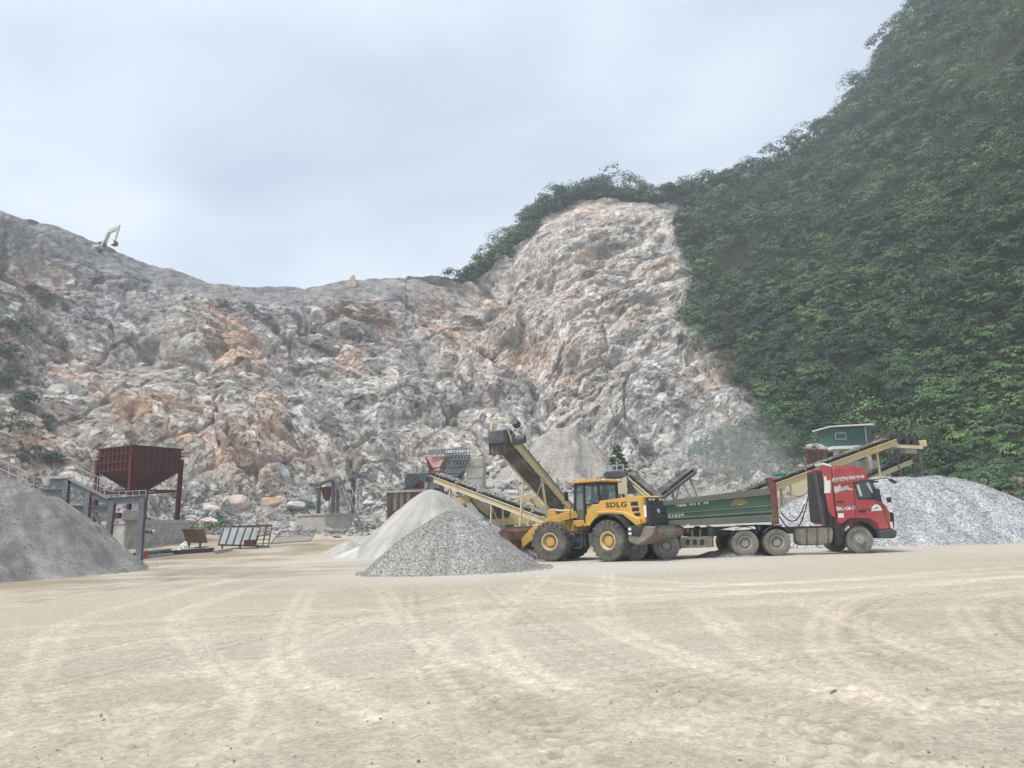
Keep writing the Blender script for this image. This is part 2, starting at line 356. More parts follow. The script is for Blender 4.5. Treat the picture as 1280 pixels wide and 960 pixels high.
# ------------------------------------------------------------------ yard
def yard_material():
    m = bpy.data.materials.new('yard_dirt'); m.use_nodes = True; t = m.node_tree; b = t.nodes['Principled BSDF']
    b.inputs['Roughness'].default_value = .95; b.inputs['Specular IOR Level'].default_value = .1
    at = N(t, 'ShaderNodeAttribute', attribute_name='col'); co = N(t, 'ShaderNodeTexCoord')
    def noise(s, d, ro):
        n = N(t, 'ShaderNodeTexNoise'); n.inputs['Scale'].default_value = s; n.inputs['Detail'].default_value = d; n.inputs['Roughness'].default_value = ro
        t.links.new(co.outputs['Object'], n.inputs['Vector']); return n
    n1 = noise(5.5, 12, .8)
    r1 = N(t, 'ShaderNodeValToRGB'); e = r1.color_ramp.elements; e[0].position = .3; e[0].color = (.82, .80, .78, 1); e[1].position = .7; e[1].color = (1.15, 1.15, 1.15, 1)
    t.links.new(n1.outputs[0], r1.inputs[0])
    vo = N(t, 'ShaderNodeTexVoronoi'); vo.inputs['Scale'].default_value = 26; t.links.new(co.outputs['Object'], vo.inputs['Vector'])
    sp = N(t, 'ShaderNodeSeparateColor'); t.links.new(vo.outputs['Color'], sp.inputs[0])
    r2 = N(t, 'ShaderNodeValToRGB'); e = r2.color_ramp.elements; e[0].position = 0; e[0].color = (.8, .8, .8, 1); e[1].position = 1; e[1].color = (1.18, 1.18, 1.18, 1)
    t.links.new(sp.outputs[0], r2.inputs[0])
    m1 = N(t, 'ShaderNodeMix', data_type='RGBA', blend_type='MULTIPLY'); m1.inputs[0].default_value = 1
    m2 = N(t, 'ShaderNodeMix', data_type='RGBA', blend_type='MULTIPLY'); m2.inputs[0].default_value = .8
    t.links.new(at.outputs['Color'], m1.inputs[6]); t.links.new(r1.outputs[0], m1.inputs[7])
    t.links.new(m1.outputs[2], m2.inputs[6]); t.links.new(r2.outputs[0], m2.inputs[7]); t.links.new(m2.outputs[2], b.inputs['Base Color'])
    bp = N(t, 'ShaderNodeBump'); bp.inputs['Strength'].default_value = .8; bp.inputs['Distance'].default_value = .03
    n2 = noise(14, 10, .75); t.links.new(n2.outputs[0], bp.inputs['Height']); t.links.new(bp.outputs[0], b.inputs['Normal'])
    return m
M_YARD = yard_material()
def axis(dense0, dense1, step, grow, lim0, lim1):
    a = list(np.arange(dense0, dense1, step)); x, s = dense1, step
    while x < lim1: a.append(x); s *= grow; x += s
    a.append(lim1); x, s = dense0 - step, step; b = []
    while x > lim0: b.append(x); s *= grow; x -= s
    b.append(lim0)
    return np.array(b[::-1] + a)
gx = axis(-8, 8, .09, 1.06, -420, 420)
gy = axis(4.6, 7.0, .055, 1.0155, -420, 420)
X, Y = np.meshgrid(gx, gy)
Z = gz(X, Y) + 0.0
Z += (fbm(X / 2.5, Y / 2.5, 231, 4) - .5) * 1.4 * np.clip(gz(X, Y) - 1.6, 0, 1) * ss(44, 52, Y)
Z += (fbm(X / 9, Y / 9, 201, 3) - .5) * .10 * sstep(60, 30, np.abs(X)) * sstep(60, 40, Y) + (fbm(X / 1.1, Y / 1.1, 205, 4) - .5) * .035
def poly_dist(pts, step=.35):
    """distance of every yard vertex near a path, with position along it"""
    pts = np.array(pts, float); out = []
    for i in range(len(pts) - 1):
        p0 = pts[max(i - 1, 0)]; p1 = pts[i]; p2 = pts[i + 1]; p3 = pts[min(i + 2, len(pts) - 1)]
        for t in np.linspace(0, 1, max(3, int(np.linalg.norm(p2 - p1) / step)), endpoint=False):
            out.append(.5 * (2 * p1 + (p2 - p0) * t + (2 * p0 - 5 * p1 + 4 * p2 - p3) * t * t + (3 * p1 - p0 - 3 * p2 + p3) * t ** 3))
    return np.array(out + [pts[-1]])
near = (np.abs(X) < 45) & (Y > 3) & (Y < 62)
ni = np.nonzero(near.ravel())[0]; xn = X.ravel()[ni]; yn = Y.ravel()[ni]
track_tone = np.zeros(len(ni)); zz = np.zeros(len(ni))  # track colour offset
def track(pts, width, depth, tone, lug=0):
    c = poly_dist(pts); best = np.full(len(ni), 1e9); side = np.zeros(len(ni)); along = np.zeros(len(ni)); L = 0
    lo = c.min(0) - 1.5; hi = c.max(0) + 1.5
    sel = np.nonzero((xn > lo[0]) & (xn < hi[0]) & (yn > lo[1]) & (yn < hi[1]))[0]
    xs, ys = xn[sel], yn[sel]; bb = np.full(len(sel), 1e9); ss = np.zeros(len(sel)); aa = np.zeros(len(sel))
    for i in range(len(c) - 1):
        a = c[i]; d = c[i + 1] - a; l = np.hypot(*d)
        if l < 1e-6: continue
        d /= l; ex = xs - a[0]; ey = ys - a[1]; t = np.clip(ex * d[0] + ey * d[1], 0, l)
        qx = ex - d[0] * t; qy = ey - d[1] * t; q = np.hypot(qx, qy); m = q < bb
        bb = np.where(m, q, bb); ss = np.where(m, np.sign(-ex * d[1] + ey * d[0]) * q, ss); aa = np.where(m, L + t, aa); L += l
    k = sstep(width * .5, width * .36, bb); rim = np.exp(-((bb - width * .56) / (width * .12)) ** 2)
    wear = .55 + .45 * fbm(aa / 3.5, ss * 0 + tone * 7, 300 + len(pts), 3)
    zz[sel] += (-depth * k + depth * .7 * rim) * wear
    if lug: 
        lg = .5 + .5 * np.sin(aa / lug * 6.283 + np.abs(ss) * 6)
        zz[sel] += k * depth * .7 * (lg - .5) * wear; track_tone[sel] += .05 * k * (lg - .5) * wear
    track_tone[sel] += (tone * k + .04 * rim) * wear
def pair(pts, gap, width, depth, tone, lug=0):
    c = np.array(pts, float); d = np.gradient(c, axis=0); d /= np.linalg.norm(d, axis=1, keepdims=True); n = np.stack([-d[:, 1], d[:, 0]], 1)
    track(c + n * gap / 2, width, depth, tone, lug); track(c - n * gap / 2, width, depth, tone, lug)
rnd = random.Random(4)
gp = lambda *a: [tuple(G(px, py))[:2] for px, py in a]
rt = random.Random(21)
def sweep(pts, tone=.05, w_=.24, d_=.012, lug=0, gap=1.9, dual=True):
    """one vehicle's wheel marks: a pair of narrow tyre bands, doubled for twin tyres"""
    for k in ((-.17, .17) if dual else (0,)):
        c = np.array(gp(*pts)); t_ = np.gradient(c, axis=0); t_ /= np.linalg.norm(t_, axis=1, keepdims=True); n_ = np.stack([-t_[:, 1], t_[:, 0]], 1)
        pair(c + n_ * k * .8, gap, w_ * .62, d_, tone * rt.uniform(.7, 1.3), lug)
sweep(((-80, 838), (200, 792), (520, 766), (900, 746), (1330, 722)), .05)
sweep(((-80, 800), (260, 778), (560, 760), (880, 738), (1330, 716)), .06, .2)
sweep(((60, 980), (190, 900), (155, 830), (175, 765), (330, 722)), .055, .26, .016, .2)
sweep(((430, 735), (440, 800), (520, 850), (700, 890), (980, 975)), .05)
sweep(((420, 900), (440, 820), (540, 770), (700, 745), (1000, 732)), .05, .2)
sweep(((560, 735), (600, 790), (690, 850), (820, 900), (1000, 980)), -.045, .26, .016, .22)
sweep(((620, 735), (700, 800), (830, 860), (1010, 900), (1330, 930)), .045, .24, .014, .2)
sweep(((940, 755), (1020, 800), (1120, 840), (1300, 890)), .05, .3, .02, .22)
sweep(((1330, 735), (1190, 750), (1170, 790), (1290, 840)), -.05, .26, .018, .22)
sweep(((1330, 722), (1150, 745), (1120, 790), (1230, 860), (1340, 890)), .05, .22)
sweep(((700, 722), (950, 733), (1330, 708)), .06)
sweep(((150, 740), (300, 716), (430, 704)), -.07, .34, .04, 0, 2.0, False)
sweep(((-60, 762), (160, 722), (300, 703), (400, 691)), -.08, .36, .05, 0, 2.0, False)
sweep(((-60, 745), (120, 728), (280, 708), (420, 697)), .06, .3, .03, 0, 2.0, False)
sweep(((-40, 900), (300, 850), (640, 800), (1000, 760), (1300, 748)), .04)
sweep(((-60, 860), (240, 800), (500, 745), (640, 720)), -.04, .24, .014, .22)
sweep(((300, 980), (600, 905), (900, 850), (1320, 800)), .04)
sweep(((1320, 930), (1000, 890), (760, 830), (690, 770), (720, 718)), .04, .24, .014, .22)
sweep(((-60, 950), (120, 880), (240, 860), (330, 900), (300, 990)), .045, .24, .014, .2)
sweep(((820, 980), (900, 900), (1050, 850), (1330, 820)), -.035, .24, .012, .2)
Z.ravel()[ni] += zz
lt = np.zeros(X.size); lt[ni] = track_tone; lt = lt.reshape(X.shape)
tan = np.array([.425, .378, .302]); tan2 = np.array([.345, .298, .232]); dust = np.array([.485, .446, .382]); lime = np.array([.51, .497, .47])
b1 = fbm(X / 3.2 + .1 * Y, Y / 1.7, 211, 6, .6); b2 = fbm(X / 15, Y / 9, 219, 4)
Cg = tan + (tan2 - tan) * sstep(.45, .70, b1)[..., None] * .42
Cg = Cg + (dust - Cg) * (sstep(.46, .66, b2) * .45)[..., None]
mud = sstep(-1, -11, X) * sstep(19, 27, Y) * sstep(70, 50, Y)
Cg = Cg + (np.array([.24, .19, .135]) - Cg) * (mud * sstep(.34, .60, b1) * .75)[..., None]
fl = np.exp(-(((X - 1) / 9) ** 2 + ((Y - 25.5) / 3.2) ** 2)) + np.exp(-(((X + 9.5) / 4.5) ** 2 + ((Y - 38) / 4) ** 2)) * 1.3 + np.exp(-(((X - 12) / 16) ** 2 + ((Y - 30) / 3.5) ** 2)) * .8
Cg = Cg + (lime - Cg) * np.clip(fl * (.45 + .8 * (b1 - .4)), 0, .9)[..., None]
bank = np.clip((gz(X, Y) - 1.2) / 2.5, 0, 1) * ss(44, 52, Y)
Cg = Cg + (np.array([.36, .345, .325]) * (.6 + .8 * b1[..., None]) - Cg) * bank[..., None]
Cg = Cg + (np.array([.13, .13, .075]) - Cg) * (ss(46, 54, Y) * ss(18, 24, X) * .8)[..., None]
Cg = np.clip(Cg * (1 + 3.7 * lt)[..., None], .04, .75)
yme = np_mesh('yard_ground', np.stack([X, Y, Z], -1).reshape(-1, 3), grid_faces(*X.shape), M_YARD, True)
attr_col(yme, 'col', Cg.reshape(-1, 3))
tag(link('yard_ground', yme), 'dusty tan quarry yard crossed by tyre tracks', None, None, 'structure')

# ------------------------------------------------------------------ foliage
rng = np.random.default_rng(7)
def unit(n):
    v = rng.normal(size=(n, 3)); return v / np.linalg.norm(v, axis=1, keepdims=True)
def leaves(cent, rad, nclump, nleaf, size, tint, flat=.75, spread=1.0):
    """leaf quads for many crowns at once: cent (n,3) crown middle, rad (n,), tint (n,)"""
    n = len(cent); K = nclump
    dirs = unit(n * K).reshape(n, K, 3); dirs[..., 2] = np.abs(dirs[..., 2]) * 1.2 - .1
    dirs /= np.linalg.norm(dirs, axis=-1, keepdims=True)
    rr = rng.uniform(.82, 1.0, (n, K, 1)) * spread
    cc = cent[:, None] + dirs * rr * rad[:, None, None] * np.array([1, 1, flat])
    cr_ = rad[:, None] * rng.uniform(.20, .40, (n, K)); ct = tint[:, None] + rng.normal(0, .05, (n, K))
    ld = unit(n * K * nleaf).reshape(n, K, nleaf, 3); ld[..., 2] = np.abs(ld[..., 2]) * 1.15 - .2
    lp = cc[:, :, None] + ld * cr_[:, :, None, None] * rng.uniform(.65, 1.08, (n, K, nleaf, 1)) * np.array([1.1, 1.1, .72])
    nn = ld * .75 + dirs[:, :, None] * 1.0 + unit(n * K * nleaf).reshape(ld.shape) * .42 + np.array([0, 0, .2])
    nn = nn.reshape(-1, 3); nn /= np.linalg.norm(nn, axis=1, keepdims=True)
    lp = lp.reshape(-1, 3); m = len(lp)
    a = np.cross(nn, unit(m)); a /= np.linalg.norm(a, axis=1, keepdims=True) + 1e-9; b = np.cross(nn, a)
    s = np.repeat(np.broadcast_to(np.asarray(size, float), (n,)), K * nleaf)[:, None] * rng.uniform(.6, 1.35, (m, 1))
    V = np.stack([lp - a * s * .9, lp + a * s * .55 - b * s * .62, lp + a * s * .55 + b * s * .62], 1)
    t = np.repeat(ct.ravel(), nleaf) + rng.normal(0, .07, m)
    return V.reshape(-1, 3), np.repeat(np.clip(t, 0, 1), 3)
def leaf_object(name, V, t, parent=None):
    me = np_mesh(name, V, np.arange(len(V)).reshape(-1, 3), M_LEAF); attr_f(me, 'tint', t)
    return link(name, me, parent)
M_BARK = mat('bark', (.11, .085, .06), .9, 0, .35, 8)

# the wooded mountainside: one unbroken canopy
def darts(n, pxr, vr, rfun, keep):
    px = np.concatenate([rng.uniform(*pxr, n), rng.uniform(880, 1470, n // 2)]); v = np.concatenate([rng.uniform(*vr, n), rng.uniform(-.01, .35, n // 2)]); n = len(px)
    by_, bd_, cy_, cd_, _, _ = cols(px)
    wgt = (bd_ + (cd_ - bd_) * v) / cd_ ; ok = rng.uniform(size=n) < np.clip(wgt, .5, 1)
    px, v = px[ok], v[ok]
    ci = np.clip(np.searchsorted(px_c, px), 0, len(px_c) - 1)
    vi = np.array([np.searchsorted(Vv[:, c], q) for c, q in zip(ci, v)]); vi = np.clip(vi, 0, Vv.shape[0] - 1)
    p = S[vi, ci]; k = keep(vi, ci); p = p[k]; vi, ci = vi[k], ci[k]
    q = project(p); acc = []; cell = {}
    for i in range(len(p)):
        r = rfun(q[0][i], q[1][i]); g = 6.7; key = (int(p[i][0] // g), int(p[i][1] // g), int(p[i][2] // g)); bad = False
        for dx in (-1, 0, 1):
            for dy in (-1, 0, 1):
                for dz in (-1, 0, 1):
                    for (j, rj) in cell.get((key[0] + dx, key[1] + dy, key[2] + dz), ()):
                        if ((p[i] - p[j]) ** 2).sum() < (.5 * (r + rj)) ** 2: bad = True; break
        if not bad:
            cell.setdefault(key, []).append((i, r)); acc.append((i, r))
    idx = np.array([a[0] for a in acc]); return p[idx], np.array([a[1] for a in acc]), q[0][idx], q[1][idx]
rk = rock; bare_m = bare
def keep_f(vi, ci):
    return (rk[vi, ci] < .35) & (bare_m[vi, ci] * rng.uniform(.6, 1.4, len(vi)) < .5)
def rsp(px, py):
    g = sstep(1130, 1210, px) * sstep(430, 470, py)
    return float((2.6 + 4.0 * rng.uniform() ** 1.5) * (1 - .55 * g) * np.interp(py, [250, 420, 520], [1, .72, .55]))
pc, pr, qx, qy = darts(30000, (560, 1470), (0.0, 1.10), rsp, keep_f)
p3c, p3r, q3x, q3y = darts(9000, (930, 1470), (-.02, .16), lambda a_, b_: 1.5 + 1.1 * rng.uniform(), lambda vi, ci: (rk[vi, ci] < .35) & (bare_m[vi, ci] < .6))
pc = np.concatenate([pc, p3c]); pr = np.concatenate([pr, p3r * 1.1]); qx = np.concatenate([qx, q3x]); qy = np.concatenate([qy, q3y])
p2c, p2r, q2x, q2y = darts(9000, (566, 868), (1.0, 1.22), lambda a_, b_: 2.0 + 1.3 * rng.uniform(), lambda vi, ci: (Vv[vi, ci] > 1.0) & (px_c[ci] < 868))
pc = np.concatenate([pc, p2c]); pr = np.concatenate([pr, p2r * 1.6]); qx = np.concatenate([qx, q2x]); qy = np.concatenate([qy, q2y])
grass = sstep(1120, 1230, qx) * sstep(430, 480, qy) * (1 - .55 * sstep(575, 600, qy))
tnt = .42 + .22 * (fbm(qx / 60, qy / 40, 401, 3) - .5) * 2 + rng.normal(0, .15, len(pc)) + .16 * (rng.uniform(size=len(pc)) < .14) - .12 * (rng.uniform(size=len(pc)) < .2) + .34 * grass - .10 * sstep(800, 900, qx) * sstep(1000, 900, qx) * sstep(330, 260, qy)
rad = pr * rng.uniform(.62, .82, len(pc)) * (1 + .35 * (rng.uniform(size=len(pc)) < .12)); dist = pc[:, 1]
cen = pc.copy(); onridge = (qx < 868) & (np.arange(len(pc)) >= len(pc) - len(p2c)); cen[:, 2] += rad * np.where(onridge, .15, 1.0 - .7 * grass)
lsz = np.clip(dist * .0018, .115, .32)
V1, t1 = leaves(cen, rad, 26, 20, lsz, tnt, 1.0)
# sunken under-layer that closes the gaps
fo = leaf_object('forest_canopy', V1, t1)
tag(fo, 'dense dark green jungle canopy covering the steep mountain', None, None, 'stuff')
print('crowns', len(pc), 'leaves', len(t1) // 3)
# ------------------------------------------------------------------ mesh builder for objects
class MB:
    def __init__(s): s.v = []; s.f = []
    def add(s, vs, fs, M=None):
        k = len(s.v)
        s.v += [tuple(M @ Vector(p)) if M else tuple(p) for p in vs]; s.f += [tuple(i + k for i in q) for q in fs]; return s
    def box(s, c, d, M=None, rot=None):
        R = rot or Matrix()
        vs = [Vector(c) + (R.to_3x3() @ Vector((x * d[0] / 2, y * d[1] / 2, z * d[2] / 2))) for z in (-1, 1) for y in (-1, 1) for x in (-1, 1)]
        return s.add(vs, [(0, 2, 3, 1), (4, 5, 7, 6), (0, 1, 5, 4), (2, 6, 7, 3), (0, 4, 6, 2), (1, 3, 7, 5)], M)
    def bar(s, p, q, w=.1, h=.1, up=(0, 0, 1), M=None):
        p, q = Vector(p), Vector(q); d = (q - p).normalized(); a = d.cross(Vector(up))
        if a.length < 1e-3: a = d.cross(Vector((1, 0, 0)))
        a.normalize(); b = a.cross(d); vs = []
        for o in (p, q):
            vs += [o - a * w / 2 - b * h / 2, o + a * w / 2 - b * h / 2, o + a * w / 2 + b * h / 2, o - a * w / 2 + b * h / 2]
        return s.add(vs, [(0, 3, 2, 1), (4, 5, 6, 7), (0, 1, 5, 4), (1, 2, 6, 5), (2, 3, 7, 6), (3, 0, 4, 7)], M)
    def ibeam(s, p, q, w=.2, h=.3, t=.025, up=(0, 0, 1), M=None):
        p, q = Vector(p), Vector(q); d = (q - p).normalized(); a = d.cross(Vector(up))
        if a.length < 1e-3: a = d.cross(Vector((1, 0, 0)))
        a.normalize(); b = a.cross(d)
        s.bar(p, q, t, h - 2 * t, up, M); s.bar(p + b * (h - t) / 2, q + b * (h - t) / 2, w, t, up, M); return s.bar(p - b * (h - t) / 2, q - b * (h - t) / 2, w, t, up, M)
    def tube(s, p, q, r, r2=None, n=10, M=None):
        return s.lathe([(0, 0), (r, 0), (r if r2 is None else r2, 1), (0, 1)], p, Vector(q) - Vector(p), n, M, True)
    def lathe(s, prof, o, ax, n=24, M=None, unit_len=False, arc=None):
        o, ax = Vector(o), Vector(ax); L = ax.length if unit_len else 1.0; ax = ax.normalized()
        a = ax.cross(Vector((0, 0, 1)));  a = a if a.length > 1e-3 else ax.cross(Vector((1, 0, 0))); a.normalize(); b = ax.cross(a)
        vs = []; fs = []; m = len(prof); cnt = n if arc is None else n + 1
        for i in range(cnt):
            t = 2 * math.pi * i / n if arc is None else arc[0] + (arc[1] - arc[0]) * i / n
            e = a * math.cos(t) + b * math.sin(t); vs += [o + e * r + ax * (h * L) for r, h in prof]
        for i in range(n):
            j = (i + 1) % cnt
            for k in range(m - 1):
                fs.append((i * m + k, i * m + k + 1, j * m + k + 1, j * m + k))
        return s.add(vs, fs, M)
    def prism(s, poly, a, b, axis='y', M=None, poly2=None):
        g = {'y': lambda u, v, w: (u, w, v), 'x': lambda u, v, w: (w, u, v), 'z': lambda u, v, w: (u, v, w)}[axis]; n = len(poly)
        vs = [g(u, v, a) for u, v in poly] + [g(u, v, b) for u, v in (poly2 or poly)]
        return s.add(vs, [tuple(range(n)), tuple(range(2 * n - 1, n - 1, -1))] + [(i, i + n, (i + 1) % n + n, (i + 1) % n) for i in range(n)], M)
    def hexa(s, lo, hi, M=None):
        return s.add(list(lo) + list(hi), [(3, 2, 1, 0), (4, 5, 6, 7), (0, 1, 5, 4), (1, 2, 6, 5), (2, 3, 7, 6), (3, 0, 4, 7)], M)
    def plate(s, poly3, t, M=None):
        """flat polygon given in 3d, thickened"""
        p = [Vector(q) for q in poly3]; n = (p[1] - p[0]).cross(p[2] - p[0]).normalized() * t / 2; k = len(p)
        return s.add([q - n for q in p] + [q + n for q in p], [tuple(range(k - 1, -1, -1)), tuple(range(k, 2 * k))] + [(i, (i + 1) % k, (i + 1) % k + k, i + k) for i in range(k)], M)
    def chain(s, pts, r, n=6, M=None):
        for p, q in zip(pts, pts[1:]): s.tube(p, q, r, n=n, M=M)
        return s
    def mesh(s, name, m, bevel=0, smooth=False, off=None, seg=1):
        me = bpy.data.meshes.new(name); bm = bmesh.new()
        o = Vector(off) if off is not None else Vector((0, 0, 0))
        vs = [bm.verts.new(Vector(p) - o) for p in s.v]
        for q in s.f:
            try: bm.faces.new([vs[i] for i in q])
            except ValueError: pass
        bmesh.ops.remove_doubles(bm, verts=bm.verts, dist=1e-5)
        bmesh.ops.recalc_face_normals(bm, faces=bm.faces)
        if bevel:
            ed = [e for e in bm.edges if e.is_manifold and e.calc_face_angle(0) > .5]
            bmesh.ops.bevel(bm, geom=ed, offset=bevel, segments=seg, affect='EDGES', clamp_overlap=True)
        if smooth:
            for f in bm.faces: f.smooth = True
        bm.to_mesh(me); bm.free(); me.materials.append(m)
        if smooth:
            try: me.set_sharp_from_angle(angle=math.radians(38))
            except Exception: pass
        return me
    def part(s, root, name, m, parent=None, bevel=0, smooth=False, seg=1, world=True):
        off = root.location if world else None
        return link(name, s.mesh(name, m, bevel, smooth, off, seg), parent or root)
def same(o, name, parent, loc=None, rot=None):
    c = o.copy(); c.name = name; COL.objects.link(c); c.parent = parent
    if loc is not None: c.location = loc
    if rot is not None: c.rotation_euler = rot
    return c
def text_part(body, size, m, parent, M, name='lettering', ext=.004, clip=None, bold=0.0, sx=1.0, fit=None):
    cu = bpy.data.curves.new(name, 'FONT'); cu.body = body; cu.size = size; cu.extrude = ext; cu.offset = bold; cu.align_x = 'CENTER'; cu.resolution_u = 3; cu.space_character = 1.06
    ob = bpy.data.objects.new(name, cu); COL.objects.link(ob); dg = bpy.context.evaluated_depsgraph_get(); dg.update()
    me = bpy.data.meshes.new_from_object(ob.evaluated_get(dg)); bpy.data.objects.remove(ob); bpy.data.curves.remove(cu)
    bm = bmesh.new(); bm.from_mesh(me)
    if fit: sx = fit / max(1e-3, max(v.co.x for v in bm.verts) - min(v.co.x for v in bm.verts))
    if clip is not None:
        bmesh.ops.bisect_plane(bm, geom=bm.verts[:] + bm.edges[:] + bm.faces[:], plane_co=(0, clip, 0), plane_no=(0, 1, 0), clear_inner=True)
    bmesh.ops.transform(bm, matrix=M @ Matrix.Diagonal((sx, 1, 1, 1)), verts=bm.verts); bm.to_mesh(me); bm.free()
    me.materials.clear(); me.materials.append(m); return link(name, me, parent)
def face_y(x, y, z, slope=0.0):                      # lettering on a wall that faces the camera (-Y)
    return Matrix.Translation((x, y, z)) @ Matrix.Rotation(math.pi / 2, 4, 'X') @ Matrix.Rotation(slope, 4, 'Z')

# paint and metal
M_YEL = mat('loader_yellow', (.58, .335, .045), .45, 0, .2, 1.5, .36, (.46, .37, .26))
M_YEL2 = mat('worn_yellow_paint', (.58, .43, .16), .6, 0, .2, 2, .5, (.47, .44, .37))
M_CREAM = mat('cream_channel', (.58, .46, .22), .65, 0, .2, 1.5, .55, (.50, .47, .41))
M_RED = mat('cab_red', (.36, .036, .044), .4, 0, .15, 1.2, .32, (.40, .20, .18), spec=.5)
M_MAROON = mat('silo_maroon', (.10, .013, .016), .6, 0, .25, 1.2, .08, (.14, .06, .055)); M_MAROON2 = mat('maroon_ribs', (.055, .010, .012), .6, 0, .25, 1.2, .05, (.14, .06, .055))
M_GREEN = mat('tipper_green', (.030, .105, .065), .55, 0, .25, .9, .42, (.13, .14, .118))
M_GREEN2 = mat('dusty_green_rail', (.085, .115, .09), .75, 0, .25, 1.5, .5, (.19, .185, .16))
M_HUT = mat('hut_green', (.03, .105, .085), .5, 0, .15, 2, .1)
M_BLACK = mat('black_plastic', (.022, .023, .025), .5, 0, .3, 3, .18, (.2, .19, .17))
M_DARK = mat('dark_steel', (.06, .063, .068), .55, .2, .3, 3, .3, (.25, .24, .22))
M_STEEL = mat('grey_painted_steel', (.15, .165, .18), .5, .2, .25, 1.5, .35, (.30, .30, .29))
M_GALV = mat('pale_galvanised_steel', (.52, .53, .53), .45, .4, .2, 3, .2)
M_SILV = mat('silver_rod', (.6, .6, .6), .25, .9, .1, 3)
M_RUST = mat('rusty_steel', (.12, .055, .036), .8, .1, .4, 3, .25, (.3, .26, .22))
M_MUD = mat('muddy_steel', (.19, .17, .14), .85, 0, .4, 2.5, .35, (.33, .30, .25), bump=.4)
M_TYRE = mat('tyre_rubber', (.055, .053, .05), .85, 0, .3, 4, .42, (.27, .25, .215))
M_TYRE2 = mat('dusty_tyre', (.075, .072, .068), .9, 0, .3, 4, .62, (.30, .28, .245))
M_RIM = mat('cream_rim', (.60, .47, .25), .6, 0, .2, 3, .35, (.48, .42, .33))
M_HUBY = mat('ochre_hub', (.50, .29, .07), .55, 0, .2, 3, .25)
M_RIMG = mat('dusty_rim', (.26, .25, .23), .7, .1, .3, 4, .4)
M_CONC = mat('concrete', (.40, .385, .35), .92, 0, .25, 1.2, .3, (.30, .285, .25), bump=.5, bscale=8)
M_STONEW = mat('rubble_masonry', (.34, .33, .305), .92, 0, .45, 2.2, .35, (.46, .45, .42), bump=.9, bscale=3)
M_BELT = mat('conveyor_belt', (.035, .035, .037), .8, 0, .3, 2, .3)
M_WHITE = mat('white_paint', (.74, .73, .71), .55, 0, .08, 4, .1)
M_LAMP = mat('clear_lens', (.75, .72, .62), .2, 0, .1, 4)
M_BLK = mat('black_lettering', (.025, .022, .02), .5, 0, .1, 4)
M_ORANGE = mat('yellow_emblem', (.42, .33, .10), .6, 0, .3, 6, .4, (.28, .26, .2))
M_REDL = mat('red_paint', (.38, .03, .035), .5, 0, .15, 4, .15)
M_PLAST = mat('green_tarpaulin', (.02, .20, .09), .5, 0, .2, 4)
M_SHEET = mat('white_sheet', (.70, .70, .68), .7, 0, .1, 4)
M_SEAT = mat('seat_cloth', (.05, .05, .055), .8)
M_GLASS = glass_mat('cab_glass', (.10, .16, .16), .30)
M_GLASSD = glass_mat('dark_glass', (.045, .075, .07), .88)

# ------------------------------------------------------------------ heaps of sand and gravel
def grain_mat(name, col, scale, contrast=.45, bump=.9, dist=.06):
    m = bpy.data.materials.new(name); m.use_nodes = True; t = m.node_tree; b = t.nodes['Principled BSDF']; b.inputs['Roughness'].default_value = .95; b.inputs['Specular IOR Level'].default_value = .12
    co = N(t, 'ShaderNodeTexCoord'); vo = N(t, 'ShaderNodeTexVoronoi'); vo.inputs['Scale'].default_value = scale; t.links.new(co.outputs['Object'], vo.inputs['Vector'])
    sp = N(t, 'ShaderNodeSeparateColor'); t.links.new(vo.outputs['Color'], sp.inputs[0])
    no = N(t, 'ShaderNodeTexNoise'); no.inputs['Scale'].default_value = .7; no.inputs['Detail'].default_value = 9; no.inputs['Roughness'].default_value = .7; t.links.new(co.outputs['Object'], no.inputs['Vector'])
    ad = N(t, 'ShaderNodeMath', operation='MULTIPLY_ADD'); ad.inputs[1].default_value = .55; t.links.new(sp.outputs[0], ad.inputs[0])
    m2 = N(t, 'ShaderNodeMath', operation='MULTIPLY'); m2.inputs[1].default_value = .45; t.links.new(no.outputs[0], m2.inputs[0]); t.links.new(m2.outputs[0], ad.inputs[2])
    r = N(t, 'ShaderNodeValToRGB'); e = r.color_ramp.elements; e[0].position = .1; e[1].position = .9
    e[0].color = tuple(c * (1 - contrast) for c in col) + (1,); e[1].color = tuple(min(.85, c * (1 + contrast)) for c in col) + (1,)
    t.links.new(ad.outputs[0], r.inputs[0])
    sa = N(t, 'ShaderNodeAttribute', attribute_name='streak'); sr = N(t, 'ShaderNodeMapRange'); sr.inputs[1].default_value = -1; sr.inputs[2].default_value = 1; sr.inputs[3].default_value = .58; sr.inputs[4].default_value = 1.42
    vm = N(t, 'ShaderNodeVectorMath', operation='SCALE'); t.links.new(sa.outputs['Fac'], sr.inputs[0]); t.links.new(sr.outputs[0], vm.inputs['Scale']); t.links.new(r.outputs[0], vm.inputs[0]); t.links.new(vm.outputs[0], b.inputs['Base Color'])
    bp = N(t, 'ShaderNodeBump'); bp.inputs['Strength'].default_value = bump; bp.inputs['Distance'].default_value = dist
    t.links.new(vo.outputs['Distance'], bp.inputs['Height']); t.links.new(bp.outputs[0], b.inputs['Normal'])
    return m
M_GRAV = grain_mat('crushed_gravel', (.44, .43, .405), 26, .45); M_GRAVB = grain_mat('blue_grey_gravel', (.40, .405, .415), 13, .55); M_GRAVD = grain_mat('damp_grey_fines', (.235, .228, .22), 26, .42, .7, .04); M_GRAVDL = grain_mat('dry_grey_chips', (.33, .325, .315), 26, .4, .5, .04)
